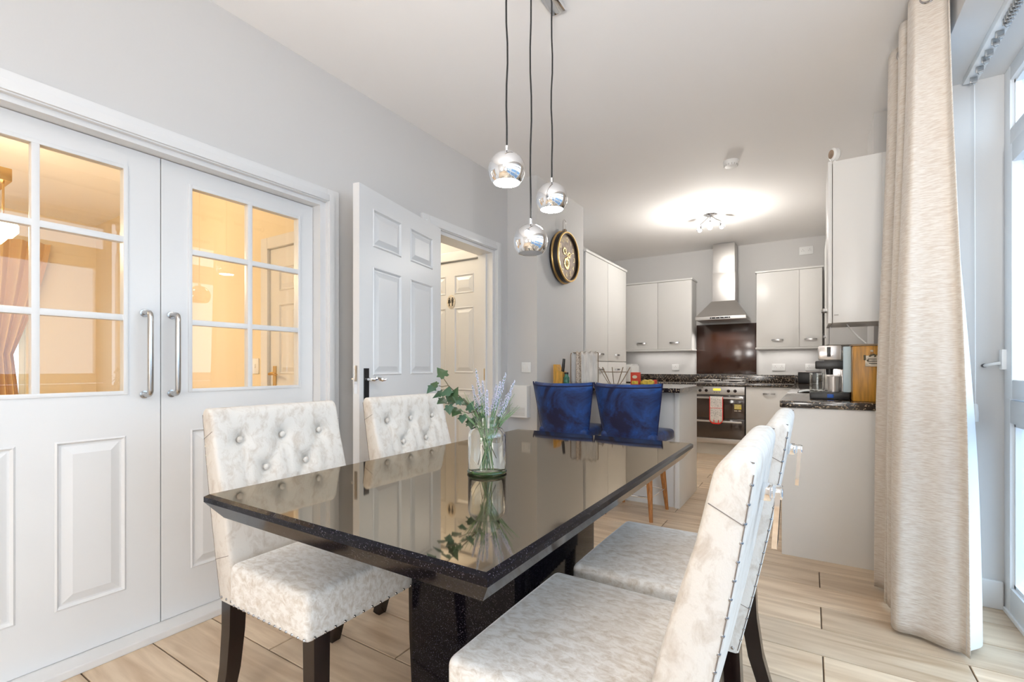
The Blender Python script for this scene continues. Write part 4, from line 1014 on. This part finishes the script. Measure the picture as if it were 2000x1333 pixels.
# ------------------------------------------------------------------ dining table
TX0, TX1, TY0, TY1, TZ = -1.392, -0.452, 0.642, 2.268, 0.765
t = empty('dining_table', (-0.92, 1.45, 0), 'polished black speckled stone dining table with thick slanting edge and central pedestal', 'table')
m = MB(); L = [(-.016, TZ), (0, TZ - .004), (0, TZ - .018), (-.045, TZ - .066)]
base = 0
vs = []
for ins, z in [(-.010, TZ)] + [(0, TZ - .006), (0, TZ - .020), (-.035, TZ - .066)]:
    a = -ins; vs += [(TX0 + a, TY0 + a, z), (TX1 - a, TY0 + a, z), (TX1 - a, TY1 - a, z), (TX0 + a, TY1 - a, z)]
fs = [(0, 1, 2, 3), (15, 14, 13, 12)]
for k in range(3):
    for i in range(4): fs.append((4 * k + i, 4 * k + 4 + i, 4 * k + 4 + (i + 1) % 4, 4 * k + (i + 1) % 4))
m.add(vs[:4], [(0, 1, 2, 3)]); m.box(TX0 + .012, TX1 - .012, TY0 + .012, TY1 - .012, TZ - .02, TZ - .001) if False else None
m.build('tabletop', 'table', t, 0)
MB().add(vs, fs[1:]).build('edge_band', 'pedestal', t, 0, label='dark speckled sloping edge')
CB(-1.122, -0.718, 1.155, 1.745, 0.0, TZ - .066, .004).build('pedestal', 'pedestal', t)

# ------------------------------------------------------------------ upholstered chairs (local: +x is forward)
HW = 0.245
def rear_f(z): return -.228 - .195 * (z - .36) - .008 * math.sin((z - .36) / .61 * PI)
def thick(z):
    k = (z - .36) / .61; return .084 + .012 * math.sin(min(1, k * 1.3) * PI) - .026 * k ** 2
ZT = .972
BUT = [(y, .862) for y in (-.155, 0, .155)] + [(y, .758) for y in (-.0775, .0775, -.2, .2)] + [(y, .655) for y in (-.155, 0, .155)]
REAL = [b for b in BUT if abs(b[0]) < .19]
def tuft(y, z):
    if z < .56 or z > .945: return 0
    d = 0
    for by, bz in REAL: d -= .020 * math.exp(-((y - by) ** 2 + (z - bz) ** 2) / (2 * .022 ** 2))
    for by, bz in REAL:
        for cy, cz in REAL:
            if cz < bz and abs(by - cy) < .1:
                vx, vz = cy - by, cz - bz; l2 = vx * vx + vz * vz; s = max(0, min(1, ((y - by) * vx + (z - bz) * vz) / l2))
                dd = (y - by - s * vx) ** 2 + (z - bz - s * vz) ** 2; d -= .006 * math.exp(-dd / (2 * .007 ** 2))
    return d
def make_chair():
    c = empty('dining_chair', (0, 0, 0))
    m = MB(); zs = [.362 + (ZT - .03 - .362) * k / 52 for k in range(53)] + [ZT - .03 + .03 * math.sin(a) for a in (PI / 10, PI / 5, 3 * PI / 10, 2 * PI / 5, PI / 2 * .97)]
    rings = []; NY = 40
    for z in zs:
        zz = min(z, ZT - .03); rf = rear_f(z); th = thick(z)
        sh = 1.0
        if z > ZT - .03: sh = math.sqrt(max(0.02, 1 - ((z - ZT + .03) / .03) ** 2))
        mid = rf + th * .5; hf = th * .5 * (0.25 + .75 * sh); w_ = HW - .004 * (1 - sh)
        ring = []
        rc = min(.012, hf * .8)
        for i in range(NY + 1):           # front
            y = -w_ + rc + (2 * w_ - 2 * rc) * i / NY
            ring.append((mid + hf + tuft(y, z), y, z))
        for a in (PI / 6, PI / 3): ring.append((mid + hf - rc + rc * math.cos(a), w_ - rc + rc * math.sin(a), z))
        ring += [(mid + hf - rc, w_, z), (mid - hf + .006, w_, z), (mid - hf, w_ - .006, z)]
        for i in range(1, 6): ring.append((mid - hf, w_ - .006 - (2 * w_ - .012) * i / 6, z))
        ring += [(mid - hf, -w_ + .006, z), (mid - hf + .006, -w_, z), (mid + hf - rc, -w_, z)]
        for a in (PI / 3, PI / 6): ring.append((mid + hf - rc + rc * math.cos(a), -w_ + rc - rc * math.sin(a), z))
        rings.append(ring)
    n = len(rings[0])
    for r in rings: m.v += [Vector(p) for p in r]
    for j in range(len(rings) - 1):
        for i in range(n): m.f.append((j * n + i, j * n + (i + 1) % n, (j + 1) * n + (i + 1) % n, (j + 1) * n + i))
    m.f.append(tuple(reversed(range(n)))); m.f.append(tuple((len(rings) - 1) * n + i for i in range(n)))
    back = m.build('backrest', 'cream_velvet', c, 0.9)
    for by, bz in REAL:
        x = rear_f(bz) + thick(bz) - .014
        MB().lathe([(.011, -.003), (.0105, .002), (.006, .005), (0, .0055)], (x, by, bz), 14, 'x').build('button', 'cream_velvet', back)
    sm = MB()
    for s in (-1, 1):
        for zc in (.885, .50):
            sm.tube([(rear_f(zc) + .004 + (thick(zc) - .012) * k / 4, s * (HW + .0002), zc + .028 * k / 4 - .014) for k in range(5)], .0009, 5)
        sm.tube([(rear_f(z) + .003, s * (HW - .001), z) for z in [.37 + .58 * k / 14 for k in range(15)]], .0010, 5)
        zt = ZT - .004; sm.tube([(rear_f(ZT) + .006, s * (HW - .010), ZT - .006), (rear_f(ZT) + .03, s * (HW - .009), ZT - .003), (rear_f(ZT) + thick(ZT) - .012, s * (HW - .012), ZT - .010)], .0014, 5)
    sm.build('seams', 'seam', back, kind='stuff')
    def crown(p):
        if p.z > 0:
            return (p.x, p.y, p.z + .012 * (1 - (p.x / .21) ** 2) * (1 - (p.y / .25) ** 2) if abs(p.x) < .21 and abs(p.y) < .25 else p.z)
        return p
    MB().rbox((.045, 0, .430), (.198, .257, .068), .022, 8, crown).build('seat', 'seat_velvet', c, 1.2)
    nl = MB()
    def nail(p, nrm):
        p = Vector(p); nrm = Vector(nrm).normalized(); a = nrm.orthogonal().normalized(); b = nrm.cross(a); r = .0047
        k0 = len(nl.v)
        for k in range(8): q = 2 * PI * k / 8; nl.v.append(p + (a * math.cos(q) + b * math.sin(q)) * r)
        for k in range(8): q = 2 * PI * k / 8; nl.v.append(p + (a * math.cos(q) + b * math.sin(q)) * r * .6 + nrm * .003)
        nl.v.append(p + nrm * .0042)
        for k in range(8): j = (k + 1) % 8; nl.f += [(k0 + k, k0 + j, k0 + 8 + j, k0 + 8 + k), (k0 + 8 + k, k0 + 8 + j, k0 + 16)]
    for k in range(15): nail((.2432, -.232 + .464 * k / 14, .376), (1, 0, 0))
    for s in (-1, 1):
        for k in range(14): nail((-.12 + .35 * k / 13, s * .2565, .376), (0, s, 0))
        for k in range(3): nail((-.215 + .028 * k, s * (HW + .0003), .374), (0, s, 0))
        for k in range(19):
            z = .40 + .535 * k / 18; nail((rear_f(z) + .0045, s * (HW - .0035), z), (-1, s, 0))
    nl.build('nail_trim', 'nail', c, kind='stuff', label='chrome nail heads')
    for s in (-1, 1):
        MB().tube([(.212, s * .205, .37), (.212, s * .205, .18), (.214, s * .207, .0)], [.036, .034, .029], 4).build('leg', 'dark_wood', c, 0.3)
    for s in (-1, 1):
        MB().tube([(-.204, s * .212, .37), (-.210, s * .212, .26), (-.230, s * .212, .13), (-.268, s * .212, .0)], [.037, .035, .032, .028], 4).build('leg', 'dark_wood', c, 0.3)
    k = MB(); zc = .872; x = rear_f(zc) + .001
    k.cbox(x - .020, x + .003, -.022, .022, zc - .014, zc + .014, .004)
    k.cbox(x - .038, x - .018, -.016, .016, zc - .010, zc + .012, .004); k.build('knocker_mount', 'chrome', c)
    k = MB(); y0 = .021; xx = x - .030
    pts = [(xx, -y0, zc + .004), (xx, y0, zc + .004), (xx + .006, y0, zc - .098), (xx + .006, -y0, zc - .098)]
    k.tube(pts, .0062, 4, closed=True); k.build('knocker_ring', 'chrome', c, 0.3)
    return c
CH = [((-1.380, 1.035), 0, 'cream crushed velvet buttoned chair at the glazed doors side, nearest the viewer'),
      ((-1.385, 1.71), 0, 'cream crushed velvet buttoned chair in front of the open six panel door'),
      ((-0.412, 1.03), PI, 'silvery velvet chair at the window side, its studded back with chrome knocker nearest the viewer'),
      ((-0.388, 1.605), PI, 'silvery velvet chair at the window side, partly hidden by the nearest chair back')]
proto = make_chair()
for i, ((x, y), rz, lab) in enumerate(CH):
    o = proto if i == 0 else copy_tree(proto)
    o.location = (x, y, 0); o.rotation_euler.z = rz
    o['label'] = lab; o['category'] = 'chair'; o['group'] = 'dining chairs round the stone table'

# ------------------------------------------------------------------ blue bar stools (local: back at -y, seat faces +y)
def make_stool():
    c = empty('bar_stool', (0, 0, 0))
    def shell(u, z, off):
        k = (z - .60) / .385; w_ = .188 + .056 * k
        a = (u - .5) * 2; x = w_ * math.sin(a * 1.15) / math.sin(1.15)
        y = -.21 - .045 * k + .085 * (1 - math.cos(a * 1.15)) / (1 - math.cos(1.15))
        nx, ny = math.sin(a * .75), -math.cos(a * .75)
        zz = z + .010 * (a * a) * k
        return Vector((x + nx * off, y + ny * off, zz))
    m = MB(); NU, NZ = 32, 20; zs = [.575 + .41 * k / NZ for k in range(NZ + 1)]
    ring = lambda j: None
    cols = []
    for j, z in enumerate(zs):
        e = max(0, (z - .955) / .03); t_ = .026 * math.sqrt(max(.06, 1 - e * e)) if e < 1 else .007
        row = [shell(i / NU, z, t_) for i in range(NU + 1)] + [shell(1 - i / NU, z, -t_) for i in range(NU + 1)]
        cols.append(row)
    n = len(cols[0])
    for r in cols: m.v += r
    for j in range(len(cols) - 1):
        for i in range(n): m.f.append((j * n + i, j * n + (i + 1) % n, (j + 1) * n + (i + 1) % n, (j + 1) * n + i))
    for j in (0, len(cols) - 1):
        for i in range(NU): m.f.append((j * n + i, j * n + i + 1, j * n + n - 2 - i, j * n + n - 1 - i))
    bk = m.build('backrest', 'blue_velvet', c, 0.9)
    p = MB(); p.tube([shell(0.0, z, .024) for z in zs[::2]] + [shell(i / NU, .962, .027) for i in range(NU + 1)] + [shell(1.0, z, .024) for z in reversed(zs[::2])], .005, 8)
    p.build('piping', 'blue_piping', bk)
    def crown(q): return (q.x * (1 + .04 * q.y / .2), q.y, q.z + (.012 * (1 - (q.x / .23) ** 2) * (1 - (q.y / .22) ** 2) if q.z > 0 and abs(q.x) < .23 and abs(q.y) < .22 else 0))
    MB().rbox((0, .02, .590), (.222, .215, .042), .03, 7, crown).build('seat', 'blue_velvet', c, 1.2)
    CB(-.16, .16, -.13, .17, .535, .550, .004).build('seat_plate', 'black', c)
    for sx in (-1, 1):
        for y0, y1 in ((-.12, -.185), (.15, .20)):
            MB().tube([(sx * .135, y0, .538), (sx * .155, (y0 + y1) / 2, .27), (sx * .178, y1, 0)], [.026, .022, .013], 12).build('leg', 'oak', c)
    z = .165; a, f_, b = .167, .180, -.163
    m = MB(); m.tube([(-a, b, z), (a, b, z), (a, f_, z), (-a, f_, z)], .006, 8, closed=True); m.build('footrest', 'chrome', c)
    return c
st = make_stool(); st.location = (-1.135, 3.59, 0); st.rotation_euler.z = -0.04
st['label'] = 'royal blue velvet bar stool at the island, the one next to the kitchen walkway'
st2 = copy_tree(st); st2.location = (-1.675, 3.59, 0); st2.rotation_euler.z = 0.02
st2['label'] = 'royal blue velvet bar stool at the island, the one close to the clock wall'
for s in (st, st2): s['category'] = 'stool'; s['group'] = 'blue velvet bar stools'

# ------------------------------------------------------------------ vase and flowers
VX, VY, VZ = -0.898, 1.272, TZ + .0005
t = empty('glass_vase', (VX, VY, VZ), 'clear glass jar with thick green base standing on the table', 'vase')
VR, VH = .0615, .184
outer = [(0, .0), (VR * .93, .0), (VR, .006), (VR, .118), (VR * .96, .132), (VR * .80, .145), (VR * .66, .150), (VR * .65, .156), (VR * .70, .160), (VR * .70, .172), (VR * .67, VH)]
inner = [(VR * .63, VH), (VR * .62, .158), (VR * .62, .150), (VR * .76, .141), (VR * .91, .130), (VR * .945, .118), (VR * .945, .016), (VR * .85, .012), (0, .011)]
MB().lathe([(r, h + VZ) for r, h in outer + inner], (VX, VY, 0), 40).build('jar', 'glass', t, 0.9)
MB().tube([(VX + (VR - .001) * math.cos(k * 2 * PI / 40), VY + (VR - .001) * math.sin(k * 2 * PI / 40), VZ + .0055) for k in range(40)], .0045, 8, closed=True).build('base_ring', 'glass_base', t)
# ivy sprig
cr = Vector((math.cos(YAW), math.sin(YAW), 0))      # a direction across the table
fw = Vector((-math.sin(YAW), math.cos(YAW), 0))
def at(a, h, d=0): return Vector((VX, VY, VZ)) + cr * a + fw * d + Vector((0, 0, h))
t = empty('ivy_sprig', tuple(at(0, .02)), 'trailing ivy sprig with lobed green leaves leaning out of the glass jar', 'ivy')
main = [at(.020, .03), at(.0, .12, .0), at(-.035, .20, .01), at(-.085, .245, .0), at(-.125, .285, -.01), at(-.145, .315, -.01)]
MB().tube(main, [.0022, .0022, .002, .0018, .0014, .001], 6).build('stem', 'twig', t)
for q in ([at(-.05, .215, .005), at(-.10, .23, -.02), at(-.128, .228, -.03)], [at(-.035, .20, .01), at(-.06, .195, -.01), at(-.09, .205, -.02)],
          [at(.012, .02, .0), at(-.015, .09, .0), at(-.03, .03, .02)], [at(-.012, .14), at(.03, .05, .01)], [at(-.125, .285, -.01), at(-.145, .282, -.02), at(-.155, .285, -.02)]):
    MB().tube(q, .0014, 6).build('stem', 'twig', t)
lobes = [(0, -.40), (.22, -.60), (.52, -.54), (.50, -.22), (.78, .0), (.50, .18), (.38, .42), (.18, .72), (0, 1.0)]
out = lobes + [(-x, y) for x, y in reversed(lobes[1:-1])]
lm = bpy.data.meshes.new('ivy_leaf')
vs = [(0, .05, .04)] + [(x, y, -.10 * abs(x) - .06 * y * y) for x, y in out]; fs = [(0, i, i % len(out) + 1) for i in range(1, len(out) + 1)]
k = len(vs); vs2 = vs + [(x, y, z - .02) for x, y, z in vs]; fs2 = fs + [(k + c, k + b, k + a) for a, b, c in fs] + [(i, i % len(out) + 1, k + i % len(out) + 1, k + i) for i in range(1, len(out) + 1)]
lm.from_pydata(vs2, [], fs2); lm.materials.append(M['leaf'])
random.seed(11)
tb = t.location
LV = [(-.145, .335, .030, 60), (-.180, .288, .026, 130), (-.158, .268, .026, 110), (-.128, .275, .030, 20), (-.148, .245, .027, 140), (-.108, .262, .034, -20), (-.122, .222, .024, 170),
      (-.100, .212, .028, 150), (-.080, .190, .024, 190), (-.075, .238, .025, 10), (-.055, .225, .026, -30), (-.052, .175, .027, 200), (-.062, .168, .018, 220), (-.032, .218, .024, -40),
      (-.165, .300, .018, 100), (-.09, .248, .024, 80), (-.018, .195, .022, 30), (-.118, .248, .026, 60)]
for a, h, s, rot in LV:
    o = bpy.data.objects.new('leaf', lm); COL.objects.link(o); o.parent = t
    o.location = at(a + .0, h - .01, random.uniform(-.03, .02)) - tb; o.scale = (s, s, s)
    o.rotation_euler = (math.radians(90 - random.uniform(15, 55)), math.radians(random.uniform(-25, 25)), YAW + math.radians(random.uniform(-35, 35)))
    o.rotation_euler.rotate_axis('Z', math.radians(rot))
# lavender sprigs
tips = [(-.036, .338, .0), (.062, .325, .01), (.045, .300, -.02), (-.050, .285, .02), (.002, .272, -.03), (.092, .300, .02), (.030, .288, .03), (-.016, .300, .02), (.080, .262, -.01)]
ORD = ['leftmost', 'second from left', 'third from left', 'fourth from left', 'middle', 'fourth from right', 'third from right', 'second from right', 'rightmost']
by_tip = sorted(tips)
for (a, h, d) in tips:
    k9 = by_tip.index((a, h, d)); lb = ORD[k9]
    t = empty('lavender_sprig', tuple(at(a * .1, .02, 0)), 'pale lavender sprig in the glass jar, its tip the ' + lb + ' of the nine', 'lavender', 'lavender sprigs in the glass jar')
    p0_, p1_, p2_, p3_ = at(-a * .25, .02, -d * .3), at(a * .08, .13, d * .2), at(a * .6, h * .72, d * .7), at(a, h, d)
    pts = []
    for k in range(9):
        s = k / 8; pts.append(p0_ * (1 - s) ** 3 + p1_ * 3 * s * (1 - s) ** 2 + p2_ * 3 * s * s * (1 - s) + p3_ * s ** 3)
    MB().tube(pts, .0013, 5).build('stem', 'stem', t)
    f = MB(); nF = 84
    for k in range(nF):
        s = k / nF; pos = pts[5].lerp(pts[8], s) if s < 1 else pts[8]
        seg = 5 + s * 3; i0 = min(7, int(seg)); pos = pts[i0].lerp(pts[i0 + 1], seg - i0)
        r = .0115 * (1 - .8 * s) * (.6 + .4 * math.sin(k * 1.7)); an = k * 2.4
        c = pos + Vector((math.cos(an) * r, math.sin(an) * r, random.uniform(-.002, .002)))
        rr = .0026 * (1 - .3 * s)
        b = len(f.v); f.v += [c + Vector(v) * rr for v in ((1, 0, 0), (-1, 0, 0), (0, 1, 0), (0, -1, 0), (0, 0, 1.5), (0, 0, -1.2))]
        f.f += [(b + 4, b, b + 2), (b + 4, b + 2, b + 1), (b + 4, b + 1, b + 3), (b + 4, b + 3, b), (b + 5, b + 2, b), (b + 5, b + 1, b + 2), (b + 5, b + 3, b + 1), (b + 5, b, b + 3)]
    f.build('florets', 'floret', t, 0, kind='stuff')
g = MB(); random.seed(21)
for k in range(34):
    a = random.uniform(-.085, .11); h = random.uniform(.17, .262); d = random.uniform(-.04, .04)
    b0 = at(random.uniform(-.022, .022), .015 if k % 4 == 0 else random.uniform(.09, .12), random.uniform(-.02, .02)); b1 = at(a * .12, .13, d * .3); b2 = at(a, h, d)
    P_ = [b0 * (1 - s) ** 2 + b1 * 2 * s * (1 - s) + b2 * s * s for s in [i / 6 for i in range(7)]]
    g.tube(P_, [.0012, .0014, .0016, .0018, .0016, .0012, .0005], 4)
g.build('grass_blades', 'blade', kind='stuff', label='slender green grass blades among the lavender in the jar', category='foliage')
